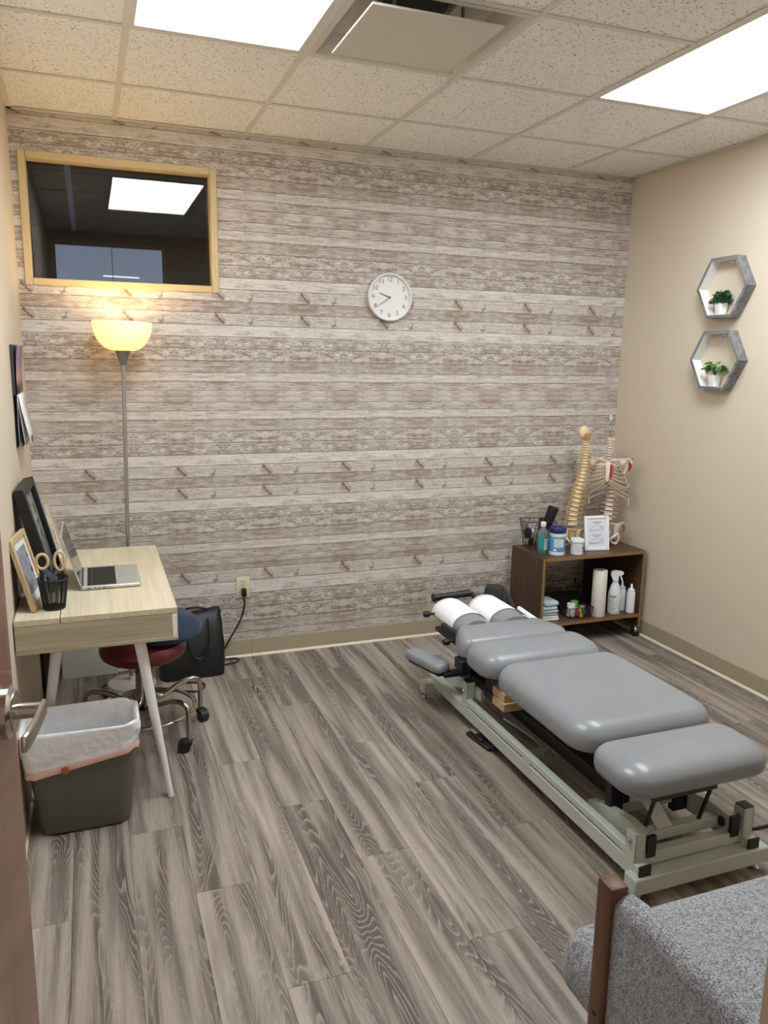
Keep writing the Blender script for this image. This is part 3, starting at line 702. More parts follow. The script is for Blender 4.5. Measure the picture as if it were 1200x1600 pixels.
# picture frames leaning on the wall
def frame(name,label,w,h,fw,d,mat,cen,lean,matboard=None,pic=None,parts=None,rz=0):
    """upright frame facing +x, bottom edge on z=0; lean tips the top back"""
    r_=thing(name,label,'picture frame',cen,rz); M=Matrix.Rotation(R(-lean),4,'Y')
    for (a,b) in (((0,-w/2,0),(d,-w/2+fw,h)),((0,w/2-fw,0),(d,w/2,h)),((0,-w/2+fw,0),(d,w/2-fw,fw)),((0,-w/2+fw,h-fw),(d,w/2-fw,h))):
        MB().bb(a,b,.0015,1).xf(M).build('frame_rail',mat,r_)
    MB().box((.001,-w/2+.004,.004),(.004,w/2-.004,h-.004)).xf(M).build('backing',plain('frame_backing',(48,42,38),.8),r_,ang=0)
    if matboard: MB().box((d*.45,-w/2+fw,fw),(d*.45+.001,w/2-fw,h-fw)).xf(M).build('mat_board',matboard,r_,ang=0)
    if pic is not None:
        (pw,ph,pz,pm)=pic; MB().box((d*.45+.0012,-pw/2,pz),(d*.45+.0018,pw/2,pz+ph)).xf(M).build('print',pm,r_,ang=0)
    return r_,M
M_FOAK=woody('frame_oak',(200,178,142),(168,142,106),2,2.2,.5); M_FBLK=plain('frame_black',(20,20,21),.45)
M_FPALE=woody('frame_pale',(196,178,150),(166,146,116),2,2.2,.5)
def cloudy(name,c1,c2,c3,sc=18):
    t=NT(name); t.set(.25); v=t.obj(); n=t.noise(v,sc,4,.6); x,y,z=t.sep(v)
    c=t.mix(t.rng(n,.35,.5),lin(c1),lin(c2)); c=t.mix(t.rng(n,.56,.62),c,lin(c3)); t.col(c); return t.m
M_MATW=plain('mat_white',(214,212,206),.6)
frame('picture_frame','small oak picture frame with a grey photograph, nearest on the desk',.215,.262,.020,.016,M_FOAK,(.068,-1.156,DZ),14,M_MATW,(.13,.165,.05,cloudy('photo_grey',(120,124,136),(150,154,164),(74,74,80))),rz=R(-7))
r_,M=frame('picture_frame','large black deep box frame leaning on the wall, tallest on the desk',.335,.400,.030,.038,M_FBLK,(.098,-.868,DZ),13,plain('mat_grey',(120,122,124),.5),(.19,.27,.08,cloudy('photo_dim',(110,112,112),(150,150,146),(86,88,80))),rz=R(-2))
frame('picture_frame','pale oak picture frame half hidden behind the laptop lid',.20,.275,.018,.016,M_FPALE,(.125,-.575,DZ),14,M_MATW,(.13,.20,.05,cloudy('photo_lines',(206,204,198),(186,182,174),(150,140,130),40)),rz=R(-6))
# pen cup, scissors, pens
M_MESH=plain('mesh_black',(18,18,19),.4)
pc=thing('pen_cup','black wire mesh pen cup at the front of the desk','pen cup',(.128,-1.225,DZ))
m=MB(); n=60; nz=26
P_=[[((.036+.014*(j/nz))*math.cos(2*PI*(k+.5*(j%2))/n),(.036+.014*(j/nz))*math.sin(2*PI*(k+.5*(j%2))/n),.003+.107*j/nz) for k in range(n)] for j in range(nz+1)]
m.rings(P_,False,False); o=m.build('mesh_wall',M_MESH,pc); w=o.modifiers.new('w','WIREFRAME'); w.thickness=.0019; w.use_even_offset=False
MB().tube([(.0505*math.cos(2*PI*k/40),.0505*math.sin(2*PI*k/40),.110) for k in range(40)],.0026,8,True).build('rim',M_MESH,pc)
MB().lathe([(.036,0),(.0368,.004),(.0368,.008)],(0,0,0),40,capt=True).build('base',M_MESH,pc)
sc=thing('scissors','large scissors with tan looped grips standing in the pen cup','scissors',(.128,-1.225,DZ+.010))
M_TAN=plain('scissor_tan',(204,178,146),.45); M_SBL=plain('scissor_blue',(86,94,112),.4); M_STEEL=plain('steel',(190,190,192),.2,1.0)
for s,(cx,rx,rz_) in ((-1,(-.030,.019,.026)),(1,(.026,.017,.033))):
    cz=.163 if s<0 else .160
    loop=[(cx+rx*math.cos(2*PI*k/24),.004*s,cz+rz_*math.sin(2*PI*k/24)) for k in range(24)]
    MB().tube(loop,.0052,8,True).build('grip',M_TAN,sc)
    MB().prism([(.139-.006,cx*.85-.008),(.139-.004,cx*.85+.008),(.10,-cx*.08+.008),(.09,-cx*.1-.006)],1,.004*s-.0035,.004*s+.0035).build('shank',M_SBL,sc)
    MB().prism([(.10,-cx*.1-.008),(.10,-cx*.1+.008),(.004,-cx*.45+.003),(.004,-cx*.45-.003)],1,.004*s-.0012,.004*s+.0012).build('blade',M_STEEL,sc)
MB().cyl((0,-.008,.094),(0,.008,.094),.006,n=12).build('pivot',M_SBL,sc)
for k,(a,bx,l,mc,nm) in enumerate(((150,.034,.128,(190,190,192),'silver'),(190,.040,.122,(30,30,32),'black'),(215,.036,.126,(70,72,78),'dark grey'),(20,.036,.125,(24,24,26),'glossy black'),(75,.034,.112,(160,160,165),'grey'))):
    bxp=.022*math.cos(R(a)); byp=.022*math.sin(R(a)); tx=bx*math.cos(R(a)); ty=bx*math.sin(R(a))
    pn_=thing('pen',nm+' pen standing in the mesh pen cup','pen',(.128,-1.225,DZ+.010),group='pens in the mesh cup')
    d=Vector((tx-bxp,ty-byp,l)); B=Vector((bxp,byp,0))
    MB().cyl(B+d*.08,B+d*.86,.0042,.0044,10).build('barrel',plain('pen_'+nm.replace(' ','_'),mc,.3),pn_)
    MB().cyl(B,B+d*.08,.001,.004,10).build('tip',M_STEEL,pn_); MB().cyl(B+d*.86,B+d,.0044,.0030,10).build('cap',M_KEY,pn_)
# ---------------------------------------------------------------- waste bin and liner
M_BIN=plain('bin_grey',(92,90,82),.45,var=.05,bump=.05)
bn=thing('waste_bin','dark grey plastic waste bin with a white liner below the desk','waste bin',(.195,-1.360,0)); 
def binring(z,s=1,extra=0,wob=0,seed=0,n=8):
    f=z/.38; hx_=.150+.035*f+extra; hy_=.086+.022*f+extra; out=[]
    for i,(px,py) in enumerate(rrect(-hx_,-hy_,hx_,hy_,.05,n)):
        w=1+wob*(math.sin(i*1.7+seed)+.6*math.sin(i*3.1+seed*2.3)); out.append((px*w,py*w,z))
    return out
MB().rings([binring(0,extra=-.012),binring(.006,extra=-.003),binring(.015),binring(.2),binring(.372),binring(.378,extra=.004),binring(.376,extra=-.004),binring(.2,extra=-.005),binring(.02,extra=-.006)],True,True).build('shell',M_BIN,bn)
t=NT('liner_film'); t.set(.24,spec=.5,trans=.0); v=t.obj()
t.col(t.mix(t.noise(v,16,4),lin((206,208,212)),lin((236,238,242)))); t.bump(t.noise(v,13,2,.5,1.0),.35,.02)
t.b.inputs['Subsurface Weight'].default_value=.0
M_FILM=t.m
from mathutils import noise as mnoise
def lr(z,extra,wob,seed,dz=0,slope=0):
    out=[]
    for i,(x,y,zz) in enumerate(binring(z,extra=extra,n=22)):
        q=Vector((x*14,y*14,z*22+seed)); w=wob*(mnoise.noise(q)+.7*mnoise.noise(q*2.7)); d=Vector((x,y,0)).normalized()
        p=Vector((x,y,zz))+d*(w+abs(wob)*.6)
        p.z+=dz*(mnoise.noise(Vector((x*20,y*20,seed)))+.6*mnoise.noise(Vector((x*55,y*55,seed))))+slope*(x/.18)
        out.append(p)
    return out
m=MB()
rg=[lr(.10,-.020,.006,1),lr(.17,-.018,.009,1),lr(.22,-.018,.010,1),lr(.27,-.017,.010,1),lr(.32,-.016,.009,1),lr(.355,-.013,.006,1),lr(.377,-.009,.003,1,.006),lr(.389,-.003,.002,5,.010),lr(.392,.004,.002,5,.010),lr(.384,.008,.003,5,.009)]
for k in range(8): rg.append(lr(.368-.0125*k,.008,.0075,7,.008,.004*k))
m.rings(rg,False,False)
lnr=o=m.build('liner',M_FILM,bn,ang=80); o['label']='crinkled white plastic liner folded over the rim'
s_=o.modifiers.new('s','SUBSURF'); s_.levels=1; s_.render_levels=1
m=MB().rings([lr(.282,.009,.0075,7,.008,.030),lr(.270,.010,.0075,7,.008,.031),lr(.258,.0095,.0075,7,.008,.032)],False,False)
o=m.build('drawstring_hem',plain('pink_hem',(232,190,178),.4,var=.1),lnr,ang=80); s_=o.modifiers.new('s','SUBSURF'); s_.levels=1; s_.render_levels=1
MB().lathe([(.013,0),(.013,.002)],(0,0,0),14,M=Matrix.Translation((-.055,-.1215,.258))@Matrix.Rotation(PI/2,4,'X')).build('drawstring_slot',plain('red_tab',(168,88,70),.4),lnr)
# ---------------------------------------------------------------- stool
M_MAR=plain('maroon_vinyl',(104,34,40),.32,var=.08,bump=.04); M_CHROME=plain('stool_chrome',(190,182,172),.16,1.0,var=.08)
st=thing('rolling_stool','round maroon stool on five chrome legs with black casters under the desk','stool',(.442,-.785,0))
MB().lathe([(.10,.362),(.150,.368),(.172,.382),(.180,.402),(.178,.420),(.166,.438),(.13,.449),(.06,.453)],(0,0,0),40).build('seat',M_MAR,st)
MB().lathe([(.036,.29),(.036,.345),(.09,.352),(.09,.362)],(0,0,0),24).build('seat_hub',plain('hub',(120,98,84),.4,.5),st)
MB().cyl((0,0,.14),(0,0,.30),.013,n=16).build('column',M_CHROME,st)
MB().tube([(.205*math.cos(2*PI*k/48),.205*math.sin(2*PI*k/48),.128) for k in range(48)],.0085,10,True).build('foot_ring',M_CHROME,st)
legm=None
for k in range(5):
    a=R(-52+72*k)
    if legm is None:
        lg=MB().tube(bez([(.026,0,.31),(.028,0,.25),(.034,0,.19),(.075,0,.165),(.15,0,.196),(.215,0,.208),(.248,0,.195),(.258,0,.165),(.258,0,.11),(.258,0,.058)],5),.0115,10).build('leg',M_CHROME,st); legm=lg.data
    else:
        lg=bpy.data.objects.new('leg',legm); COL.objects.link(lg); lg.parent=st
    lg.rotation_euler=(0,0,a)
    cs=MB().cyl((-.022,-.018,.027),(-.022,.018,.027),.027,n=22).bb((-.034,-.021,.030),(.012,.021,.056),.008,2).build('caster',M_BLKP,lg)
    cs.location=(.258,0,0); cs.rotation_euler=(0,0,R(40+50*k))
# blue cloth on the stool
M_NAVY=fabric('navy_cloth',(22,33,52),(36,50,74),420,.85,.35,40)
cl=MB(); P_=[]
NA=36
for j in range(13):
    s=j/12; ring=[]
    for k in range(NA):
        a=2*PI*k/NA; rx=.140*(1+.05*math.sin(3*a+1)); ry=.150*(1+.06*math.sin(2*a))
        if s<.5: sc=.94+.06*math.sin(s*2*PI/2); z=.462+.03*s
        else: sc=math.cos((s-.5)*2*PI/2*.98); z=.477+.080*math.sin((s-.5)*PI)
        z+=.005*math.sin(4*a+5*s)*min(1,s*3)
        ring.append((.500+.045+rx*sc*math.cos(a),-.80+ry*sc*math.sin(a),z+ .012*math.cos(a)*s))
    P_.append(ring)
cl.rings(P_); o=cl.build('folded_jeans',M_NAVY,ang=60); tag(o,'navy blue folded garment lying on the maroon stool','garment')
# ---------------------------------------------------------------- bag
M_LEA=plain('black_leather',(20,21,23),.5,var=.2,bump=.25,bscale=90)
bg=thing('tote_bag','black leather tote bag slumped on the floor against the back wall','bag',(.71,-.165,0))
rings=[]
for z,hx_,hy_,dx,dy in ((0,.150,.062,0,0),(.012,.162,.072,0,0),(.08,.165,.075,0,0),(.17,.160,.066,.004,.01),(.25,.148,.048,.012,.025),(.31,.135,.028,.020,.040),(.325,.128,.018,.022,.046)):
    rings.append([(px+dx+.004*math.sin(i*1.1+z*30),py+dy+.006*math.sin(i*.9+z*40),z+(.02*px/.15 if z>.2 else 0)) for i,(px,py) in enumerate(rrect(-hx_,-hy_,hx_,hy_,min(.045,hy_*.9),6))])
MB().rings(rings).build('body',M_LEA,bg,ang=60)
MB().tube(bez([(-.02,-.025,.30),(-.03,-.075,.22),(.0,-.088,.13),(.045,-.085,.12),(.085,-.07,.20),(.085,-.018,.305)],8),.006,8).build('handle',M_LEA,bg)
MB().tube(bez([(-.03,.055,.31),(-.02,.03,.345),(.03,.02,.355),(.08,.03,.34),(.10,.055,.31)],8),.006,8).build('handle',M_LEA,bg)
# ---------------------------------------------------------------- floor lamp
M_GRY=plain('lamp_grey',(128,128,128),.4,.4,var=.05); M_SIL=plain('lamp_silver',(168,168,168),.3,.7,var=.05); M_BASE2=plain('lamp_base',(206,204,200),.45,.2)
lx,ly_=.405,-.205
la=thing('floor_lamp','lit torchiere floor lamp with a white bowl shade behind the desk','floor lamp',(lx,ly_,0))
Mt=Matrix.Rotation(R(1.15),4,'Y')
MB().lathe([(.118,0),(.120,.008),(.112,.018),(.05,.026),(.02,.032),(.016,.05)],(0,0,0),36).build('base',M_BASE2,la)
MB().cyl((0,0,.04),(0,0,1.60),.0095,n=16).cyl((0,0,.62),(0,0,.632),.0108,n=16).cyl((0,0,1.12),(0,0,1.132),.0108,n=16).xf(Mt).build('pole',M_SIL,la)
MB().lathe([(.011,1.585),(.018,1.600),(.026,1.625),(.034,1.648),(.036,1.655)],(0,0,0),28).xf(Mt).build('socket_cone',M_GRY,la)
t=NT('lamp_glass'); t.set(.4); v=t.obj(); t.col(t.mix(t.noise(v,6,2),lin((250,236,198)),lin((252,242,212))))
t.L(t.mix(t.noise(v,6,2),lin((255,228,164)),lin((255,234,178))),t.b.inputs['Emission Color']); t.b.inputs['Emission Strength'].default_value=.30
t.b.inputs['Transmission Weight'].default_value=0
tr=t.n('ShaderNodeBsdfTranslucent'); tr.inputs[0].default_value=(.96,.88,.62,1); mx=t.n('ShaderNodeMixShader'); mx.inputs[0].default_value=.22
outn=[n for n in t.t.nodes if n.type=='OUTPUT_MATERIAL'][0]; t.L(t.b.outputs[0],mx.inputs[1]); t.L(tr.outputs[0],mx.inputs[2]); t.L(mx.outputs[0],outn.inputs[0])
prof=[(.036,1.652)]+[(.036+.097*math.sin(PI/2*k/10)**.9,1.652+.128*(1-math.cos(PI/2*k/10))**.95) for k in range(1,11)]
prof2=[(r_-.0035,z_+.003) for r_,z_ in prof[::-1]]
MB().lathe(prof+prof2,(0,0,0),44,capb=True,capt=True).xf(Mt).build('shade',t.m,la,ang=60)
t=NT('bulb_glow'); t.L(t.mix(t.noise(t.obj(),9,2),(1,.74,.42),(1,.78,.48)),t.b.inputs['Emission Color']); t.b.inputs['Emission Strength'].default_value=110
MB().sph((0,0,1.735),.026,16,10).cyl((0,0,1.66),(0,0,1.715),.014,.018,12).xf(Mt).build('bulb',t.m,la)
c=MB().tube(bez([(lx-.11,ly_+.03,.006),(.27,-.20,.006),(.262,-.27,.006),(.30,-.35,.006),(.38,-.37,.006),(.46,-.33,.006),(.6,-.36,.006),(.70,-.40,.006),(.745,-.36,.006),(.74,-.30,.006),(.66,-.275,.006)],8),.0045,8).build('lamp_cord',M_BLKP); tag(c,'thin black cord looping on the floor around the lamp base','cord')
# outlet, plug and charger cord
ot=thing('wall_outlet','cream duplex wall outlet with a black plug','outlet',(1.012,0,.400)); M_IV=plain('ivory_plate',(214,206,176),.4,var=.03)
MB().bb((-.036,-.006,-.060),(.036,0,.060),.003,2).build('cover_plate',M_IV,ot)
for z in (.026,-.022):
    s_=MB().bb((-.017,-.0085,z-.018),(.017,-.005,z+.018),.003,1).build('socket',M_IV,ot)
    for (a,b,c_,d) in ((-.008,-.005,.002,.010),(.005,.008,.002,.010),(-.002,.002,-.011,-.006)): MB().box((a,-.0088,z+c_),(b,-.008,z+d)).build('slot',M_KEY,s_,ang=0)
pg=thing('charger_cable','black cable plugged into the wall outlet and trailing behind the bag','cable',(1.012,-.009,.378))
MB().bb((-.013,-.036,-.022),(.013,0,.022),.006,2).build('plug',M_BLKP,pg)
MB((-1.012,.009,-.378)).tube(bez([(1.012,-.03,.36),(1.010,-.05,.32),(.995,-.045,.25),(.965,-.03,.18),(.92,-.02,.10),(.885,-.02,.03),(.90,-.02,.006),(.95,-.022,.005),(.972,-.045,.005),(.95,-.085,.005),(.88,-.10,.005)],8),.0048,8).build('lead',M_BLKP,pg)
# boards behind the desk
o=MB().bb((.078,-.030,0),(.345,-.018,.46),.001,1).build('white_board',plain('board_white',(216,216,214),.5,var=.03)); tag(o,'plain white board standing against the back wall under the desk','board')
o=MB().bb((.014,-.30,0),(.05,-.06,.52),.002,1).build('brown_panel',woody('dark_panel',(92,70,50),(62,46,34),2,1)); tag(o,'narrow dark brown panel standing in the corner under the desk','panel')
# calendar on the left wall
t=NT('sunset_print'); t.set(.35); x,y,z=t.sep(t.obj()); zz=t.math('ADD',z,t.math('MULTIPLY',t.noise(t.obj(),14,3),.03))
c=t.mix(t.rng(zz,-.03,.10),lin((186,140,138)),lin((108,92,134))); c=t.mix(t.rng(zz,-.03,-.06),c,lin((88,80,70))); c=t.mix(t.rng(zz,-.075,-.10),c,lin((120,98,96))); t.col(c); M_SUN=t.m
ca=thing('wall_calendar','open paper calendar with a sunset photograph hanging on the left wall','calendar',(0,-.565,1.57))
def sheet(name,pts,mat,dy=.14,th=.001):
    rings=[[(x,-dy,z),(x,dy,z)] for x,z in pts]; o=MB().grid(rings).build(name,mat,ca); s_=o.modifiers.new('s','SOLIDIFY'); s_.thickness=th; return o
M_PG=plain('calendar_page',(222,222,224),.6,var=.03)
MB().bb((.001,-.14,-.1),(.012,.14,.095),.001,1).build('backing_pages',plain('page_dark',(52,52,62),.6),ca)
sheet('photo_page',[(.028,.093),(.022,.04),(.019,-.03),(.018,-.095)],M_SUN)
for k in range(4): sheet('loose_page',[(.016,-.098),(.012+.003*k,-.16),(.006+.007*k,-.23),(.004+.010*k,-.308+.002*k)],M_PG if k%2 else plain('page_black',(30,30,34),.6))
sheet('month_page',[(.02,-.098),(.028,-.16),(.042,-.23),(.056,-.300)],M_PG)
MB().box((.0553,-.09,-.289),(.0575,-.06,-.262)).build('code_block',plain('grey_block',(90,90,92),.6),ca,ang=0)
# ---------------------------------------------------------------- rolling cart in the corner
M_CART=woody('dark_walnut_laminate',(92,66,45),(56,38,26),2,1.1,.45,1.2)
M_CARTH=woody('dark_walnut_laminate_top',(98,72,50),(64,44,30),0,1.1,.4,1.2)
M_EDGE=woody('edge_band',(150,116,78),(122,90,58),2,1.2,.5)
X0,X1,Y0,Y1,ZT,ZS=2.632,3.334,-.425,-.072,.540,.150
ct=thing('rolling_cart','dark walnut two level cart on casters in the right corner','cart',((X0+X1)/2,(Y0+Y1)/2,0)); O=off(ct)
def panel(name,a,b,mat,e):
    o=MB(O).bb(a,b,.0008,1).build(name,mat,ct)
    if e: MB(O).box((a[0],a[1]-.0012,a[2]),(b[0],a[1],b[2])).build('edge_band',M_EDGE,o,ang=0)
panel('top',(X0+.017,Y0,ZT-.018),(X1-.017,Y1,ZT),M_CARTH,1)
for x in (X0,X1-.016): panel('side_panel',(x,Y0,.068),(x+.016,Y1,ZT),M_CART,1)
panel('shelf',(X0+.017,Y0,ZS-.018),(X1-.017,Y1,ZS),M_CARTH,1)
panel('back_panel',(2.985+.17,Y1-.006,ZS+.001),(X1-.017,Y1,ZT-.019),plain('cart_back',(28,22,18),.7),0)
for (x,y) in ((X0+.008,Y0+.03),(X1-.008,Y0+.03),(X0+.008,Y1-.03),(X1-.008,Y1-.03)):
    c=MB(O).cyl((x-.014,y,.024),(x+.014,y,.024),.024,n=20).build('caster',M_BLKP,ct)
    MB(O).bb((x-.017,y-.020,.030),(x+.017,y+.022,.055),.003,1).cyl((x,y,.05),(x,y,.07),.008,n=10).build('caster_hood',M_CHR,c)
# --- wire baskets
M_WIRE=plain('black_wire',(16,16,17),.45)
def basket(name,label,loc,w,d,h,fl,rz,nx,ny):
    r_=thing(name,label,'wire basket',loc,rz,None)
    def rect(s,z): return [(-w/2*s,-d/2*s,z),(w/2*s,-d/2*s,z),(w/2*s,d/2*s,z),(-w/2*s,d/2*s,z)]
    a,b=rect(fl,.003),rect(1,h)
    MB().tube(b,.0024,6,True).build('rim_wire',M_WIRE,r_); MB().tube(a,.002,6,True).build('base_wire',M_WIRE,r_)
    lp_=lambda p,q,t:tuple(p[i]+(q[i]-p[i])*t for i in range(3))
    for s_ in range(4):
        n=nx if s_%2==0 else ny
        A0,A1,B0,B1=a[s_],a[(s_+1)%4],b[s_],b[(s_+1)%4]
        for k in range(n):
            t0,t1,tm=k/n,(k+1)/n,(k+.5)/n
            MB().tube([lp_(A0,A1,t0),lp_(B0,B1,tm),lp_(A0,A1,t1)],.0014,5).build('side_wire',M_WIRE,r_)
            MB().tube([lp_(B0,B1,t0),lp_(lp_(A0,A1,tm),lp_(B0,B1,tm),.45),lp_(B0,B1,t1)],.0014,5).build('side_wire',M_WIRE,r_)
        MB().tube([lp_(A0,B0,1),A0],.0018,5).build('corner_wire',M_WIRE,r_)
    for k in range(1,nx+2):
        t=k/(nx+2); MB().tube([lp_(a[0],a[1],t),lp_(a[3],a[2],t)],.0014,5).build('floor_wire',M_WIRE,r_)
    return r_
basket('wire_basket','black wire basket of gadgets at the back of the cart top',(2.752,-.155,ZT),.185,.135,.165,.72,R(-12),3,2)
# massage device leaning in the basket
gd=thing('massage_gun','black cylindrical massage device standing in the wire basket','massager',(2.748,-.178,ZT+.006))
Mg=Matrix.Translation((0,0,0))@Matrix.Rotation(R(21),4,'Y')
MB().lathe([(.024,.12),(.030,.13),(.031,.235),(.033,.24),(.033,.252),(.027,.256)],(0,0,0),24).xf(Mg).build('grip',M_BLKP,gd)
MB().lathe([(.020,.252),(.026,.2585)],(0,0,0),20).xf(Mg).build('end_ring',plain('dark_grey_ring',(52,52,54),.4),gd)
MB().lathe([(.022,.02),(.025,.03),(.025,.12)],(0,0,0),20).xf(Mg).build('body',plain('gadget_grey',(120,120,122),.35,.3),gd)
hd=thing('handheld_massager','black and silver handheld device lying in the wire basket','massager',(2.716,-.150,ZT+.052))
MB().sph((0,0,.035),(.024,.03,.036),16,10).build('silver_head',plain('silver_plastic',(186,186,188),.25,.5),hd)
MB().lathe([(.026,0),(.034,.006),(.034,.016),(.028,.02)],(0,0,0),20,M=Matrix.Translation((-.018,0,.035))@Matrix.Rotation(R(-75),4,'Y')).build('ring',M_BLKP,hd)
MB().tube([(.0,.0,.01),(.0,.01,-.04)],.014,10).build('handle',M_BLKP,hd)
o=MB().bb((-.022,-.018,0),(.030,.018,.165),.004,1,M=Matrix.Rotation(R(8),4,'Y')).build('black_case',plain('case_dark',(40,30,32),.5)); o.location=(2.792,-.118,ZT+.006); tag(o,'dark slim case standing in the wire basket beside the massager','case')
# --- bottles and tubs on the top
def decal(mb_name,r_,z0,z1,a0,a1,mat,parent,n=10,cx=0,cy=0):
    P_=[[(cx+r_*math.cos(R(a0+(a1-a0)*k/n)),cy+r_*math.sin(R(a0+(a1-a0)*k/n)),z) for k in range(n+1)] for z in (z0,z1)]
    return MB().grid(P_).build(mb_name,mat,parent)
def lines(parent,r_,z0,dz,n,a0,a1,mat,h=.0016,cx=0,cy=0):
    for k in range(n):
        f=.6+.4*((k*37)%10)/10
        decal('print_line',r_,z0-dz*k,z0-dz*k+h,a0,a0+(a1-a0)*f,mat,parent,6,cx,cy)
M_INK=plain('print_ink',(86,90,98),.6); M_LBLW=plain('label_white',(228,232,236),.5,var=.02)
def texton(parent,txt,size,r_,ang,z,mat,cyl=True):
    mb=text_mb(txt,size,Matrix.Identity(4),.0)
    vs=[]
    for p in mb.v:
        a=R(ang)+p.x/r_; vs.append(Vector((r_*math.cos(a),r_*math.sin(a),z+p.y)))
    mb.v=vs; return mb.build('lettering',mat,parent,ang=0)
bt=thing('sanitizer_bottle','clear bottle of blue green liquid with white cap on the cart','bottle',(2.688,-.315,ZT),R(0))
t=NT('clear_plastic'); t.set(.08,trans=.9); t.b.inputs['IOR'].default_value=1.25; t.L(t.mix(t.noise(t.obj(),8,2),lin((214,226,230)),lin((224,234,236))),t.b.inputs['Base Color']); M_CLR=t.m
MB().lathe([(.027,0),(.031,.004),(.031,.125),(.028,.140),(.017,.152),(.013,.156),(.013,.165)],(0,0,0),28,sx=1.05,sy=.8).build('shell',M_CLR,bt,ang=60)
MB().lathe([(.028,.003),(.0295,.006),(.0295,.118)],(0,0,0),28,sx=1.05,sy=.8).build('liquid',plain('teal_liquid',(96,142,150),.15,var=.05),bt,ang=60)
MB().lathe([(.0145,.163),(.0155,.165),(.0155,.188),(.0145,.190)],(0,0,0),24).build('cap',M_LBLW,bt)
P_=[[(1.05*.0316*math.cos(R(a)),.8*.0316*math.sin(R(a)),z) for a in range(200,268,6)] for z in (.035,.115)]
MB().grid(P_).build('label_panel',plain('teal_label',(40,140,136),.4),bt)
P_=[[(1.05*.0317*math.cos(R(a)),.8*.0317*math.sin(R(a)),z) for a in range(264,331,6)] for z in (.03,.095)]
lb=MB().grid(P_).build('label_panel',plain('pale_label',(170,186,190),.4),bt)
for k in range(7):
    P_=[[(1.05*.0319*math.cos(R(a)),.8*.0319*math.sin(R(a)),z) for a in range(272,316,6)] for z in (.086-.007*k,.0875-.007*k)]
    MB().grid(P_).build('print_line',M_INK,lb,ang=0)
wp=thing('wipes_tub','blue and white tub of wipes with navy lid on the cart','tub',(2.768,-.345,ZT))
M_TUBW=plain('tub_white',(222,226,232),.4,var=.02); M_TUBB=plain('tub_blue',(88,160,206),.4,var=.04); M_NAV=plain('navy_lid',(38,38,104),.35,var=.06)
RT=.0455
MB().lathe([(RT-.004,0),(RT,.005),(RT,.128),(RT-.004,.133)],(0,0,0),36).build('body',M_TUBW,wp)
ban=decal('blue_band',RT+.0004,.024,.112,150,420,M_TUBB,wp,40)
decal('label_panel',RT+.0008,.052,.098,215,285,M_LBLW,ban,12); lines(ban,RT+.0011,.092,.0052,8,220,280,M_INK,.0013)
decal('leaf_mark',RT+.0008,.101,.110,236,258,plain('leaf_olive',(170,176,70),.5),ban,6)
texton(ban,'CLEAN',.014,RT+.0010,247,.034,M_LBLW) if False else None
decal('white_mark',RT+.0009,.030,.040,212,234,M_LBLW,ban,6); decal('navy_mark',RT+.0009,.031,.037,238,275,plain('mark_blue',(60,110,170),.5),ban,8)
MB().lathe([(RT+.001,.131),(RT+.003,.134),(RT+.003,.158),(RT,.163),(RT-.012,.165),(RT-.013,.163),(.012,.162)],(0,0,0),36).build('lid',M_NAV,wp)
jr=thing('jar','small white lidded jar between the wipes tub and the framed card','jar',(2.888,-.368,ZT))
MB().lathe([(.034,0),(.0365,.003),(.0365,.068),(.034,.071)],(0,0,0),32).build('body',M_TUBW,jr)
MB().lathe([(.0385,.070),(.040,.072),(.040,.086),(.037,.090),(.030,.0905)],(0,0,0),32).build('lid',M_LBLW,jr)
decal('label_panel',.0368,.012,.060,205,300,plain('jar_label',(218,220,226),.5),jr,12); lines(jr,.0371,.052,.007,5,212,290,plain('faint_ink',(170,172,182),.6),.0014)
decal('black_mark',.0372,.032,.048,292,306,M_KEY,jr,4); decal('black_mark',.0372,.018,.023,288,304,M_KEY,jr,4)
# framed card
fc=thing('framed_card','white picture frame with a printed card standing on the cart','picture frame',(3.055,-.33,ZT),R(-7))
M_FRW=plain('frame_white',(240,240,242),.4,var=.02); M_CARD=plain('card_blue_white',(222,228,238),.6,var=.02)
Mf=Matrix.Rotation(R(-9),4,'X'); w,h,fw=.158,.206,.0175
for (a,b) in (((-w/2,-.007,0),(-w/2+fw,.007,h)),((w/2-fw,-.007,0),(w/2,.007,h)),((-w/2+fw,-.007,0),(w/2-fw,.007,fw)),((-w/2+fw,-.007,h-fw),(w/2-fw,.007,h))): MB().bb(a,b,.002,1).xf(Mf).build('frame_rail',M_FRW,fc)
cd_=MB().box((-w/2+fw,-.001,fw),(w/2-fw,.003,h-fw)).xf(Mf).build('card',M_CARD,fc,ang=0)
MB().box((-.02,.007,.02),(.02,.011,.16)).xf(Mf).build('back_board',plain('easel',(60,55,50),.8),fc,ang=0)
MB().add([(-.015,.034,.12),(.015,.034,.12),(.015,.075,.0),(-.015,.075,.0),(-.015,.038,.12),(.015,.038,.12),(.015,.078,.0),(-.015,.078,.0)],[(0,1,2,3),(4,5,6,7),(0,1,5,4),(1,2,6,5),(2,3,7,6),(3,0,4,7)]).build('easel_leg',plain('easel',(60,55,50),.8),fc,ang=0)
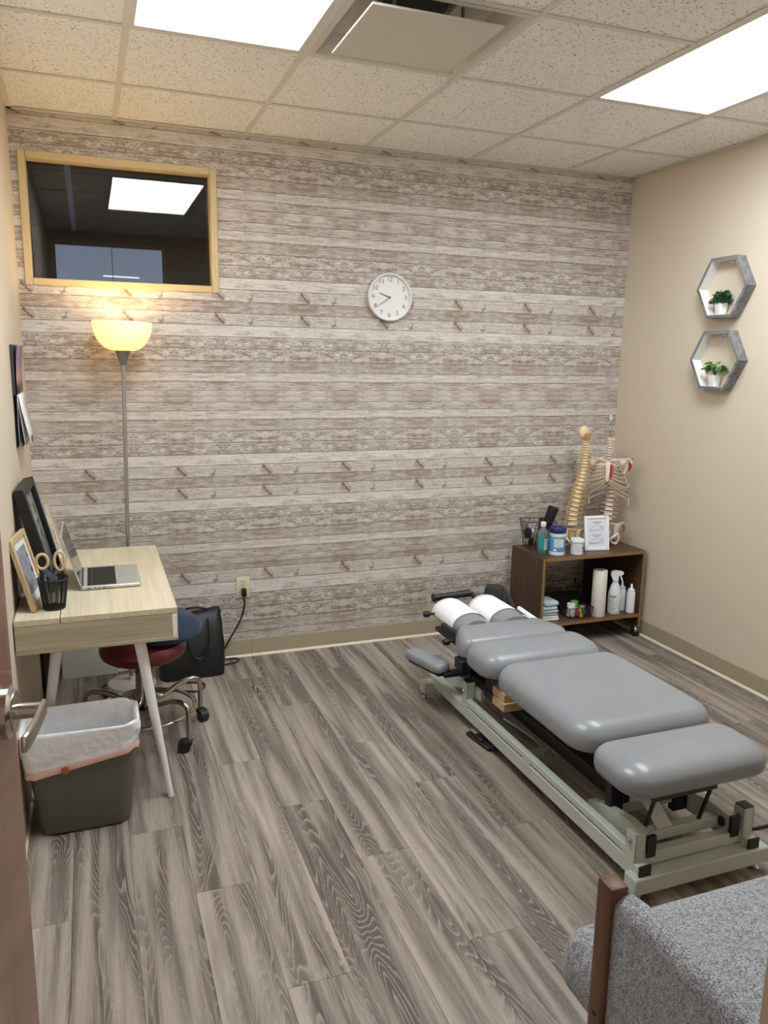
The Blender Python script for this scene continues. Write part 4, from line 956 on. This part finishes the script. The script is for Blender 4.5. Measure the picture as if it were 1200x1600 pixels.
for zc in (.155,.078):
    for k,(ww,zz) in enumerate(((.060,.012),(.034,.004))): MB().box((-ww/2,-.0016,zc+zz),(ww/2,-.0009,zc+zz+.0028)).xf(Mf).build('print_line',M_INK,cd_,ang=0)
    base=[(-.045,-.002,zc-.034),(-.030,-.002,zc-.016),(-.012,-.002,zc-.006),(.010,-.002,zc-.008),(.030,-.002,zc-.016),(.040,-.002,zc-.030),(-.045,-.002,zc-.034)]
    MB().tube(base,.0006,4).tube([(-.05,-.002,zc-.037),(.046,-.002,zc-.037)],.0006,4).xf(Mf).build('line_drawing',M_INK,cd_,ang=0)
    for k in range(2): MB().box((.026,-.0016,zc-.012-.009*k),(.044,-.0009,zc-.0105-.009*k)).xf(Mf).build('print_line',M_INK,cd_,ang=0)
# --- anatomical models
M_BONE=plain('bone_ivory',(226,208,162),.45,var=.08,scale=25); M_BONEW=plain('bone_white',(222,208,194),.45,var=.06,scale=25)
M_DISC=plain('disc_tan',(176,140,92),.5); M_NERVE=plain('nerve_yellow',(206,160,84),.45); M_CART2=plain('cartilage',(168,150,126),.45,var=.1); M_REDM=plain('muscle_red',(170,36,40),.45,var=.1); M_DISCR=plain('disc_red',(150,104,92),.5)
def vertebra_mesh(mat,name,style=0):
    m=MB()
    m.lathe([(.42,-.40),(.50,-.34),(.44,-.1),(.44,.1),(.50,.34),(.42,.40)],(0,-.05,0),14,sx=1.0,sy=.82)
    for s in (-1,1):
        m.tube([(s*.30,.28,.05),(s*.55,.48,.08),(s*.86,.60,.10)],[.13,.11,.07],6)
        m.tube([(s*.24,.40,.25),(s*.26,.50,-.25)],[.12,.10],6)
    m.tube([(0,.45,.02),(0,.72,-.15),(0,.95,-.35)],[.15,.12,.07],6)
    return m
def spine(root,pts,ws,hs,mbone,mdisc,offv):
    """pts: centres bottom to top"""
    base=vertebra_mesh(mbone,'v'); me=None
    for i,(p,w,h) in enumerate(zip(pts,ws,hs)):
        if me is None:
            o=MB().add(base.v,base.f).build('vertebra',mbone,root,ang=50); me=o.data
        else: o=bpy.data.objects.new('vertebra',me); COL.objects.link(o); o.parent=root
        a=pts[min(i+1,len(pts)-1)]-pts[max(i-1,0)]
        o.location=p-offv; o.scale=(w,w,h); q=Vector((0,0,1)).rotation_difference(a.normalized()); o.rotation_mode='QUATERNION'; o.rotation_quaternion=q@Quaternion((0,0,1),root.get('yaw',0.0))
        if i+1<len(pts):
            nx=pts[i+1]; mid=(p+nx)/2-offv; d=(nx-p).normalized()
            MB().cyl(mid-d*h*.18,mid+d*h*.18,w*.36,w*.35,12).build('disc',mdisc,root)
# model A: tall ivory spine with pelvis
sp=thing('spine_model','ivory spine model with occiput and pelvis on the cart','anatomical model',(2.965,-.190,ZT)); Of=Vector(sp.location)
sp['yaw']=R(-37)
ctrl=bez([(2.962,-.20,.668),(2.964,-.195,.72),(2.974,-.20,.80),(2.992,-.205,.90),(3.012,-.205,1.0),(3.022,-.20,1.07),(3.020,-.20,1.13),(3.016,-.20,1.182)],14)
L_=[0]
for a,b in zip(ctrl,ctrl[1:]): L_.append(L_[-1]+(b-a).length)
def at(d):
    d=max(0,min(L_[-1],d))
    for i in range(len(L_)-1):
        if L_[i+1]>=d: 
            t_=(d-L_[i])/max(1e-9,L_[i+1]-L_[i]); return ctrl[i].lerp(ctrl[i+1],t_)
    return ctrl[-1]
hs=[.0285-.0165*(i/23)**.9 for i in range(24)]; tot=sum(hs); pts=[];d=0
for h in hs: pts.append(at((d+h/2)/tot*L_[-1])); d+=h
ws=[.064-.022*min(1,i/14)+.000*max(0,(i-14)/9) for i in range(24)]
spine(sp,pts,ws,[h*.98 for h in hs],M_BONE,M_DISC,Of)
for i in range(1,20):
    p=pts[i]-Of; w=ws[i]
    for s in (-1,1):
        MB().tube(bez([p+Vector((s*w*.35,.006,0)),p+Vector((s*w*.75,.002,-.010)),p+Vector((s*w*.95,-.004,-.030-(.02 if i<5 else 0)))],3),.0021,5).build('nerve',M_NERVE,sp)
top=pts[-1]-Of
MB().sph(top+Vector((-.006,.012,.052)),(.034,.022,.040),18,12).build('occiput',M_BONE,sp)
MB().bb(tuple(top+Vector((-.018,-.030,.010))),tuple(top+Vector((.012,-.012,.048))),.006,2).build('brainstem',plain('salmon',(196,128,86),.5),sp)
MB().tube([top+Vector((-.014,-.022,.046)),top+Vector((-.012,-.022,.066)),top+Vector((-.004,-.022,.074)),top+Vector((.004,-.022,.066)),top+Vector((.006,-.022,.046))],.0028,6).build('artery_loop',M_BONE,sp)
def pelvis(root,c,s,mb_,red=False,yaw=0):
    """c: centre between the hips (root-local), s: scale (wing half width)"""
    My=Matrix.Translation(c)@Matrix.Rotation(yaw,4,'Z')
    # sacrum
    rings=[]
    for j in range(6):
        t_=j/5; w_=s*(.60-.44*t_); rings.append([(w_*math.cos(2*PI*k/12),s*(.02-.05*t_+.16*math.sin(t_*2.2))+w_*.42*math.sin(2*PI*k/12),s*(.62-.78*t_)) for k in range(12)])
    MB().rings(rings).xf(My).build('sacrum',mb_,root)
    for sd in (-1,1):
        P_=[]
        for j in range(9):
            u=j/8; row=[]
            for k in range(7):
                v_=k/6; a=R(-35+150*u); rx=s*(.38+.62*v_)
                row.append((sd*(s*.22+rx*.72*math.sin(a*.72+.5)*1.0),s*(-.55*math.cos(a*.9)+.25)*(.5+.5*v_),s*(-.05+.85*v_*math.sin(.55+u*1.9)**.7)))
            P_.append(row)
        o=MB().grid(P_).xf(My).build('ilium',mb_,root,ang=60); q=o.modifiers.new('s','SOLIDIFY'); q.thickness=s*.07
        sb=o.modifiers.new('u','SUBSURF'); sb.levels=1; sb.render_levels=1
        MB().tube([My@Vector(p) for p in bez([(sd*s*.55,-s*.1,s*.05),(sd*s*.62,-s*.12,-s*.25),(sd*s*.50,-s*.05,-s*.58),(sd*s*.30,-s*.22,-s*.55),(sd*s*.12,-s*.42,-s*.32),(sd*s*.30,-s*.42,-s*.12),(sd*s*.52,-s*.22,s*.02)],5)],s*.085,8,True).build('ischium',mb_,root)
        if red: MB().tube([My@Vector(p) for p in bez([(sd*s*.80,-s*.22,s*.62),(sd*s*.92,-s*.2,s*.40),(sd*s*.80,-s*.26,s*.18)],5)],s*.05,6).build('muscle_patch',M_REDM,root)
pelvis(sp,Vector((-.006,-.02,.060)),.080,M_BONE,yaw=R(-37))
# model B: torso skeleton
def band(path,h,th):
    path=[Vector(p) for p in path]; rings=[]; n=len(path)
    for i in range(n):
        tg=(path[min(i+1,n-1)]-path[max(i-1,0)]).normalized(); up=Vector((0,0,1)); up=(up-tg*up.dot(tg)).normalized(); nr=tg.cross(up)
        rings.append([path[i]+up*(h*.5*math.sin(2*PI*k/8))+nr*(th*.5*math.cos(2*PI*k/8)) for k in range(8)])
    return MB().rings(rings)
ts=thing('torso_skeleton_model','white torso skeleton model with ribcage and red muscle patches by the wall','anatomical model',(3.205,-.235,ZT)); Of=Vector(ts.location); ts['yaw']=R(-37)
ctrl=bez([(3.186,-.235,.70),(3.190,-.235,.76),(3.200,-.23,.84),(3.198,-.215,.93),(3.186,-.205,1.02),(3.178,-.215,1.10),(3.176,-.23,1.195)],14)
L_=[0]
for a,b in zip(ctrl,ctrl[1:]): L_.append(L_[-1]+(b-a).length)
hs=[.0275-.014*(i/23)**.9 for i in range(24)]; tot=sum(hs); pts=[];d=0
for h in hs: pts.append(at((d+h/2)/tot*L_[-1])); d+=h
ws=[.060-.020*min(1,i/14)+.006*max(0,(i-14)/9) for i in range(24)]
spine(ts,pts,ws,[h*.98 for h in hs],M_BONEW,M_DISCR,Of)
for i in range(5):
    p=pts[i]-Of; MB().sph(p+Vector((.018,-.014,.0)),(.007,.006,.008),8,6).build('red_spot',M_REDM,ts)
yawB=R(-37); Ry=Matrix.Rotation(yawB,4,'Z')
_s=pts[16]-Of
stern_top=_s+Ry@Vector((0,-.088,0)); stern_top.z=.520; stern_bot=_s+Ry@Vector((0,-.108,0)); stern_bot.z=.405
Cc=_s+Ry@Vector((0,-.030,0)); Cc.z=0
for k in range(11):
    f=k/10; v_=pts[16-k]-Of if 16-k>=0 else pts[6]-Of
    rx=.052+.070*min(1,f*1.7)**.8-.018*max(0,f-.6); ry=.052+.026*min(1,f*1.5)
    drop=.020+.048*f; 
    for s in (-1,1):
        path=[]
        amax=165 if k<7 else (140 if k<9 else 105)
        N=14
        for j in range(N+1):
            a=R(8+(amax-8)*j/N); q=j/N
            lx_=s*rx*math.sin(a)*(1.0 if a<PI/2 else 1.0); lyy=ry*math.cos(a)
            p=Vector((lx_,lyy-ry*.9,0)); p=Ry@p; path.append(v_+p+Vector((0,.012,-drop*min(1,a/(PI*.62)))))
        if k<7:
            cut=int(N*.70); se=stern_top.lerp(stern_bot,min(1,k/6.5))
            band(path[:cut+1],.0125,.006).build('rib',M_BONEW,ts)
            band(bez([path[cut],path[min(cut+2,N)]+Vector((0,0,.004)),se+(Ry@Vector((s*.008,0,0)))],4),.0145,.006).build('costal_cartilage',M_CART2 if k>1 else M_BONEW,ts)
        else:
            cut=int(N*(.72 if k<9 else 1)); band(path[:cut+1],.0115,.006).build('rib',M_BONEW if k>8 else M_CART2,ts)
            if k<9: MB().tube(bez([path[cut],path[min(cut+2,N)]+Vector((0,0,.012)),stern_bot+(Ry@Vector((s*.012,.004,-.006*(k-6))))],4),.0060,6).build('costal_cartilage',M_CART2,ts)
m=MB(); rings=[]
for j in range(9):
    t_=j/8; c=stern_top.lerp(stern_bot,t_)+Vector((0,-.004*math.sin(t_*3),0)); w_=.017-.006*math.sin(t_*PI*.55) if t_<.85 else .011*(1.05-t_)/.2
    rings.append([c+Ry@Vector((w_*math.cos(2*PI*k/10),.004*math.sin(2*PI*k/10),0)) for k in range(10)])
m.rings(rings).build('sternum',M_BONEW,ts)
MB().add([],[]).tube(bez([stern_top+(Ry@Vector((.020,-.006,-.012))),stern_top+(Ry@Vector((.022,-.010,-.05))),stern_bot+(Ry@Vector((.018,-.004,.02)))],6),[.005,.008,.009,.009,.010,.010,.010,.009,.009,.008,.007,.006,.004],8).build('muscle_patch',M_REDM,ts)
sh=pts[17]-Of
for s in (-1,1):
    e=Ry@Vector((s*.128,-.02,0)); a=stern_top+(Ry@Vector((s*.012,-.004,.008))); b=Vector((Cc.x,Cc.y,.535))+e
    MB().tube(bez([a,a.lerp(b,.35)+Ry@Vector((0,-.018,.006)),a.lerp(b,.75)+Ry@Vector((0,.004,.004)),b],5),.0052,8).build('clavicle',M_BONEW,ts)
    # scapula: thin triangular blade behind the ribs
    c0=b+Vector((0,.012,-.012)); c1=b+Ry@Vector((-s*.075,.058,-.008)); c2=b+Ry@Vector((-s*.050,.062,-.115))
    o=MB().add([c0,c1,c2,c0.lerp(c1,.5)+Vector((0,.01,.006)),c1.lerp(c2,.5)+Vector((0,.006,0)),c0.lerp(c2,.5)],[(0,3,5),(3,1,4),(3,4,5),(5,4,2)]).build('scapula',M_BONEW,ts); q=o.modifiers.new('s','SOLIDIFY'); q.thickness=.005
    MB().tube([b+Vector((0,.0,.004)),b+Ry@Vector((s*.012,.016,.004)),b+Ry@Vector((-s*.03,.045,.0))],[.006,.008,.005],8).build('acromion',M_BONEW if s<0 else M_CART2,ts)
    MB().sph(b+Vector((0,-.002,-.018)),(.010,.010,.013),10,8).build('shoulder_socket',M_BONEW,ts)
b=Vector((Cc.x,Cc.y,.535))+Ry@Vector((.128,-.02,0))
MB().tube(bez([b+Vector((-.022,-.012,-.012)),b+Vector((-.014,-.016,-.035)),b+Vector((-.022,-.012,-.066))],5),[.005,.007,.008,.009,.009,.009,.009,.008,.007,.006,.004],8).build('muscle_patch',M_REDM,ts)
MB().tube(bez([b+Vector((-.004,.004,-.02)),b+Vector((-.014,.012,-.05)),b+Vector((-.03,.016,-.085))],5),.0055,8).build('scapula_edge',M_BONEW,ts)
pelvis(ts,Vector((-.014,-.012,.078)),.098,M_BONEW,True,yaw=yawB)
MB().cyl(pts[-1]-Of,pts[-1]-Of+Vector((-.002,0,.10)),.003,n=8).build('stand_rod',M_CHR,ts)
MB().tube(bez([pts[-1]-Of+Vector((-.002,0,.10)),pts[-1]-Of+Vector((-.012,-.004,.112)),pts[-1]-Of+Vector((-.020,-.004,.100)),pts[-1]-Of+Vector((-.012,-.004,.090))],5),.0022,6).build('hook',M_CHR,ts)
hk=MB().bb((3.322,-.006,1.282),(3.338,0,1.315),.002,1).tube([(3.33,-.006,1.29),(3.33,-.018,1.288),(3.33,-.020,1.300)],.002,6).build('wall_hook',M_LBLW); tag(hk,'small white adhesive hook on the plank wall above the skeleton','hook')
# --- lower shelf
M_C1=fabric('cloth_dots',(168,184,196),(214,222,228),160,.9,.3,60); M_C2=fabric('cloth_green',(120,142,132),(168,184,174),300,.9,.3,30); M_C3=fabric('cloth_white',(206,212,214),(232,234,234),300,.9,.3,30); M_C4=fabric('cloth_blue',(150,170,182),(190,204,212),300,.9,.3,30)
z=ZS
cols=[(M_C3,'white'),(M_C3,'off white'),(M_C2,'sage green'),(M_C4,'pale blue'),(M_C1,'grey blue patterned'),(M_C1,'dotted grey blue')]
pos=['lowest cloth','second cloth from the bottom','third cloth from the bottom','fourth cloth from the bottom','second cloth from the top','topmost cloth']
for i,(mt,nm) in enumerate(cols):
    th=[.014,.012,.016,.014,.022,.030][i]; m=MB(); P_=[]
    hx_,hy_=.068-.004*i+random.uniform(-.003,.003),.085-.004*i
    cushion(m,-hx_,hx_,-hy_,hy_,0,th,.02,min(.02,th*.8),th*.25,th*.12)
    o=m.build('folded_cloth',mt,ang=60); o.location=(2.735+random.uniform(-.004,.004)+.003*i,-.292,z+.0003); o.rotation_euler=(0,0,R(random.uniform(-6,6))); z+=th+.0004
    tag(o,nm+' folded cloth, '+pos[i]+' in the shelf stack','cloth',group='folded cloths on the lower shelf')
basket('wire_basket','small black wire basket holding tape rolls on the lower shelf',(2.930,-.340,ZS),.158,.120,.066,.86,R(-3),3,2)
basket('wire_basket','large dark wire basket at the back of the lower shelf',(2.925,-.165,ZS),.33,.15,.150,.80,R(0),4,2)
o=MB().bb((-.13,-.055,0),(.13,.055,.085),.02,3).build('black_pouch',plain('pouch_black',(12,12,13),.7)); o.location=(2.93,-.165,ZS+.006); tag(o,'black pouch lying in the large wire basket on the lower shelf','pouch')
def tape(label,x,y,z,r_,h,mat,rx=0):
    t_=thing('tape_roll',label,'tape roll',(x,y,z),0,'tape rolls on the lower shelf'); M=Matrix.Rotation(R(rx),4,'X')
    MB().lathe([(r_*.45,0),(r_*.97,0),(r_,.002),(r_,h-.002),(r_*.97,h),(r_*.45,h)],(0,0,0),24,capb=False,capt=False).xf(M).build('tape',mat,t_)
    MB().lathe([(r_*.40,.0005),(r_*.45,.0005),(r_*.45,h-.0005),(r_*.40,h-.0005)],(0,0,0),20,capb=False,capt=False).xf(M).build('core',plain('card_core',(186,166,136),.7),t_); return t_
tape('white tape roll at the left of the small basket',2.890,-.345,ZS+.006,.024,.076,plain('tape_white',(226,226,224),.6))
tape('green tape roll at the back of the small basket',2.934,-.314,ZS+.006,.0215,.078,plain('tape_green',(70,170,70),.6))
t=NT('tape_rainbow'); t.set(.5); x,y,zz=t.sep(t.obj()); a=t.math('MULTIPLY',t.math('ADD',t.math('ARCTAN2',y,x),t.math('MULTIPLY',zz,9.0)),.42)
k_=t.math('FRACT',a); rp=t.n('ShaderNodeValToRGB'); t.L(k_,rp.inputs[0]); rp.color_ramp.interpolation='CONSTANT'
cs=[(0,(196,54,48)),(.2,(230,190,50)),(.4,(60,150,80)),(.6,(48,84,170)),(.8,(110,60,140))]
rp.color_ramp.elements[0].color=(*lin(cs[0][1]),1); rp.color_ramp.elements[1].position=.2; rp.color_ramp.elements[1].color=(*lin(cs[1][1]),1)
for p_,c_ in cs[2:]: e=rp.color_ramp.elements.new(p_); e.color=(*lin(c_),1)
t.col(rp.outputs[0]); tape('rainbow striped tape roll at the front of the small basket',2.897,-.348 if False else -.352,ZS+.006,.0225 if False else .0215,.046,t.m) if False else None
tape('rainbow striped tape roll at the front of the small basket',2.938,-.366,ZS+.006,.0265,.050,t.m)
tape('grey tape roll at the right of the small basket',2.974,-.335,ZS+.006,.019,.050,plain('tape_grey',(138,138,142),.6))
pr=thing('paper_roll','tall white paper roll standing on the lower shelf','paper roll',(3.064,-.368,ZS))
MB().lathe([(.018,0),(.041,0),(.042,.002),(.042,.276),(.041,.278),(.018,.278)],(0,0,0),36,capb=False,capt=False).build('paper',plain('roll_paper',(226,222,212),.75,bump=.2,bscale=60),pr)
MB().lathe([(.016,.0005),(.018,.0005),(.018,.2775),(.016,.2775)],(0,0,0),20,capb=False,capt=False).build('core',plain('card_core',(186,166,136),.7),pr)
sy=thing('spray_bottle','white trigger spray bottle standing beside the paper roll','spray bottle',(3.174,-.372,ZS),R(-35))
MB().lathe([(.030,0),(.034,.004),(.034,.11),(.031,.14),(.022,.175),(.015,.195),(.015,.205)],(0,0,0),28,sx=1.15,sy=.78).build('body',M_TUBW,sy,ang=60)
MB().lathe([(.017,.202),(.018,.204),(.018,.218),(.014,.220)],(0,0,0),20).build('collar',M_LBLW,sy)
MB().prism([(.218,-.020),(.218,.016),(.236,.016),(.246,.040),(.256,.044),(.266,.030),(.268,-.010),(.262,-.026),(.244,-.030)],1,-.011,.011).build('trigger_head',M_LBLW,sy,ang=50)
MB().prism([(.238,.022),(.240,.032),(.205,.044),(.196,.040),(.212,.032)],1,-.006,.006).build('trigger',M_LBLW,sy)
lb=[[ (1.15*.0345*math.cos(R(a)),.78*.0345*math.sin(R(a)),zz_) for a in range(205,306,8)] for zz_ in (.02,.125)]
l_=MB().grid(lb).build('label_panel',plain('spray_label',(216,216,216),.5),sy)
for k in range(9):
    lb=[[ (1.15*.0347*math.cos(R(a)),.78*.0347*math.sin(R(a)),zz_) for a in range(220,290-(k*7)%24,8)] for zz_ in (.108-.010*k,.1105-.010*k+(.004 if k==0 else 0))]
    MB().grid(lb).build('print_line',M_INK,l_,ang=0)
for i,(x,y,lab) in enumerate(((3.262,-.325,'white squeeze bottle with nozzle, rear one of the pair'),(3.284,-.385,'white squeeze bottle with nozzle, front one of the pair'))):
    q=thing('squeeze_bottle',lab,'bottle',(x,y,ZS),0,'squeeze bottles on the lower shelf')
    MB().lathe([(.022,0),(.0255,.003),(.0255,.125),(.023,.132),(.018,.135)],(0,0,0),26).build('body',M_TUBW,q)
    MB().lathe([(.021,.134),(.021,.146),(.012,.150),(.009,.155),(.005,.178),(.003,.180)],(0,0,0),20).build('nozzle',M_LBLW,q)
# black bag between table head and cart
bk=MB(); rings=[]
for j,(y,zc,hw,hh) in enumerate(((-.30,.36,.02,.03),(-.33,.40,.05,.06),(-.40,.40,.075,.075),(-.50,.36,.085,.085),(-.60,.31,.085,.085),(-.70,.26,.07,.07),(-.76,.22,.04,.04))): pass
o=MB()
rings=[]
for j in range(9):
    s=j/8; z=.0+.405*s; hx_=.120*(1-.55*s**1.6); hy_=.135*(1-.62*s**1.3)
    rings.append([(2.38-.055*s+px+.008*math.sin(i*1.3+j),-.50+.05*s+py+.008*math.sin(i*.8+j*1.7),z+.02*(py/.1)*s) for i,(px,py) in enumerate(rrect(-hx_,-hy_,hx_,hy_,min(hx_,hy_)*.7,6))])
bb_=thing('backpack','black fabric bag standing on the floor between table head and cart','bag',(2.36,-.50,0)); 
MB(off(bb_)).rings(rings).build('body',fabric('black_nylon',(12,13,15),(26,28,32),300,.8,.3),bb_,ang=70)
MB(off(bb_)).tube(bez([(2.36,-.46,.40),(2.33,-.53,.36),(2.31,-.58,.26),(2.32,-.60,.14)],6),.010,6).build('strap',M_BLKP,bb_)
# ---------------------------------------------------------------- clock
ck=thing('wall_clock','round white wall clock with thin grey numerals on the plank wall','clock',(1.832,0,1.961))
M_CKW=plain('clock_white',(232,232,230),.4,var=.02); M_CKF=plain('clock_face',(226,226,224),.5,var=.02); M_CKG=plain('clock_grey',(96,96,98),.5)
Mx=Matrix.Rotation(PI/2,4,'X')
MB().lathe([(.118,.0),(.1245,.006),(.1265,.020),(.1255,.030),(.121,.034),(.116,.030),(.114,.0145)],(0,0,0),64,M=Mx,capt=False).build('rim',M_CKW,ck)
MB().lathe([(.115,.012),(.115,.0145)],(0,0,0),64,M=Mx).build('face',M_CKF,ck)
for n in range(1,13):
    a=R(90-30*n); r_=.094; M=Matrix.Translation((r_*math.cos(a),-.0152,r_*math.sin(a)))@Mx
    text_mb(str(n),.034,M,.0002).build('numeral',M_CKG,ck,ang=0)
def hand(name,ang,l,w,tail):
    d=Vector((math.sin(R(ang)),0,math.cos(R(ang)))); q=Vector((d.z,0,-d.x))
    pts=[d*-tail-q*w,d*-tail+q*w,d*l+q*w*.6,d*l-q*w*.6]; y=-.0185 if name[0]=='h' else -.0205
    MB().add([p+Vector((0,y,0)) for p in pts]+[p+Vector((0,y-.001,0)) for p in pts],[(0,1,2,3),(4,5,6,7),(0,1,5,4),(1,2,6,5),(2,3,7,6),(3,0,4,7)]).build(name,M_CKG,ck,ang=0)
hand('hour_hand',290,.064,.0026,.006); hand('minute_hand',235,.092,.0018,.006)
MB().lathe([(.005,.0145),(.005,.0225)],(0,0,0),16,M=Mx).build('hand_hub',M_CKG,ck)
# ---------------------------------------------------------------- hexagon shelves and plants
M_HEX=woody('grey_stained_wood',(140,140,143),(94,93,95),1,.8,.55,1.2); M_HEXW=plain('hex_white',(234,234,232),.5,var=.02)
def hexshelf(label,cy,cz,Rr,d,x):
    h=thing('hexagon_shelf',label,'wall shelf',(W,cy,cz)); th=.015; ri=Rr-th/math.cos(R(30))
    P=[(Rr*math.cos(R(60*k)),Rr*math.sin(R(60*k))) for k in range(6)]; Q=[(ri*math.cos(R(60*k)),ri*math.sin(R(60*k))) for k in range(6)]
    for k in range(6):
        a,b,c,e=P[k],P[(k+1)%6],Q[(k+1)%6],Q[k]
        o=MB().add([(0,*a),(0,*b),(0,*c),(0,*e),(-d,*a),(-d,*b),(-d,*c),(-d,*e)],[(0,1,2,3),(4,5,6,7),(0,1,5,4),(1,2,6,5),(2,3,7,6),(3,0,4,7)]).build('board',M_HEX,h,ang=0)
        sh_=[( (p[0]*.994,p[1]*.994)) for p in (c,e)]
        f=lambda p,s:(p[0]*s,p[1]*s)
        c2,e2=f(c,.992),f(e,.992)
        MB().add([(-.001,*c),(-.001,*e),(-d+.0012,*e),(-d+.0012,*c),(-.001,*c2),(-.001,*e2),(-d+.0012,*e2),(-d+.0012,*c2)],[(0,1,2,3),(4,5,6,7),(0,1,5,4),(1,2,6,5),(2,3,7,6),(3,0,4,7)]).build('white_lining',M_HEXW,o,ang=0)
    MB().bb((-.003,-.012,.112),(-.0005,.012,.130),.001,1).build('hanger_tab',M_HEXW,h); MB().cyl((-.008,0,.117),(-.002,0,.117),.003,n=8).build('screw',M_KEY,h)
    return h
hexshelf('upper grey hexagon shelf with white lining on the right wall',-.850,2.018,.173,.058,0)
hexshelf('lower grey hexagon shelf with white lining on the right wall',-.846,1.656,.173,.058,0)
M_POT=plain('pot_white',(236,236,234),.4,var=.02)
def leafm(name,c1,c2):
    t=NT(name); t.set(.5); rnd=t.n('ShaderNodeObjectInfo').outputs['Random']; t.col(t.mix(t.noise(t.obj(),60,3),lin(c1),lin(c2))); return t.m
M_LF1=leafm('boxwood_leaf',(34,64,36),(62,100,58)); M_LF2=leafm('broad_leaf',(46,96,34),(104,150,70)); M_STEM=plain('stem_green',(70,96,50),.6)
def pot(root):
    MB().rings([[(px,py,z) for px,py in rrect(-s,-s,s,s,.005,3)] for z,s in ((0,.0185),(.002,.0195),(.055,.024),(.057,.024),(.056,.022),(.048,.0215))]).build('pot',M_POT,root)
    MB().box((-.021,-.021,.046),(.021,.021,.049)).build('soil',plain('soil',(50,38,30),.9),root,ang=0)
def leafmesh(w,l,cup):
    return MB().grid([[(sx*w*math.sin(PI*min(.97,max(.03,t_)))**.8,l*t_,cup*(abs(sx)*.6-.3)*w*2+(-.25*l*t_*t_)) for sx in (-1,-.5,0,.5,1)] for t_ in (0,.2,.45,.7,.9,1)])
random.seed(11)
p1=thing('potted_plant','bushy dark green plant in a white square pot on the upper hexagon shelf','plant',(W-.034,-.838,2.018-.173*.866+.0165)); pot(p1)
lm=None; lmesh=leafmesh(.0055,.015,.6)
for k in range(230):
    a=random.uniform(0,2*PI); e=random.uniform(-.2,1.45); rr_=random.uniform(.55,1)
    c=Vector((.028*rr_*math.cos(a)*math.cos(e),.066*rr_*math.sin(a)*math.cos(e),.064+.052*rr_*math.sin(max(e,-.1))))
    if lm is None: o=MB().add(lmesh.v,lmesh.f).build('leaf',M_LF1,p1); lm=o.data
    else: o=bpy.data.objects.new('leaf',lm); COL.objects.link(o); o.parent=p1
    o.location=c; o.rotation_euler=(random.uniform(-.8,1.1),random.uniform(-.9,.9),a-PI/2+random.uniform(-.6,.6)); s=random.uniform(.8,1.35); o.scale=(s,s,s)
for k in range(12):
    a=2*PI*k/12; MB().tube([(0,0,.045),(.018*math.cos(a),.035*math.sin(a),.085+.012*math.sin(k))],.0011,5).build('stem',M_STEM,p1)
p2=thing('potted_plant','broad leaved green plant in a white square pot on the lower hexagon shelf','plant',(W-.034,-.838,1.656-.173*.866+.0165)); pot(p2)
lmesh=leafmesh(.016,.036,.5); lm=None
for k in range(24):
    a=2*PI*k/24*5.6+random.uniform(-.3,.3); rr_=random.uniform(.4,1); z=.085+.035*(1-rr_)+random.uniform(-.016,.018)
    c=Vector((.024*rr_*math.cos(a),.058*rr_*math.sin(a),z))
    if lm is None: o=MB().add(lmesh.v,lmesh.f).build('leaf',M_LF2,p2); lm=o.data
    else: o=bpy.data.objects.new('leaf',lm); COL.objects.link(o); o.parent=p2
    o.location=c; o.rotation_euler=(random.uniform(-.5,.3),random.uniform(-.5,.5),a-PI/2); s=random.uniform(.7,1.05); o.scale=(s,s,s)
    MB().tube(bez([(0,0,.046),c*.5+Vector((0,0,.04)),c],3),.0010,5).build('stem',M_STEM,p2)
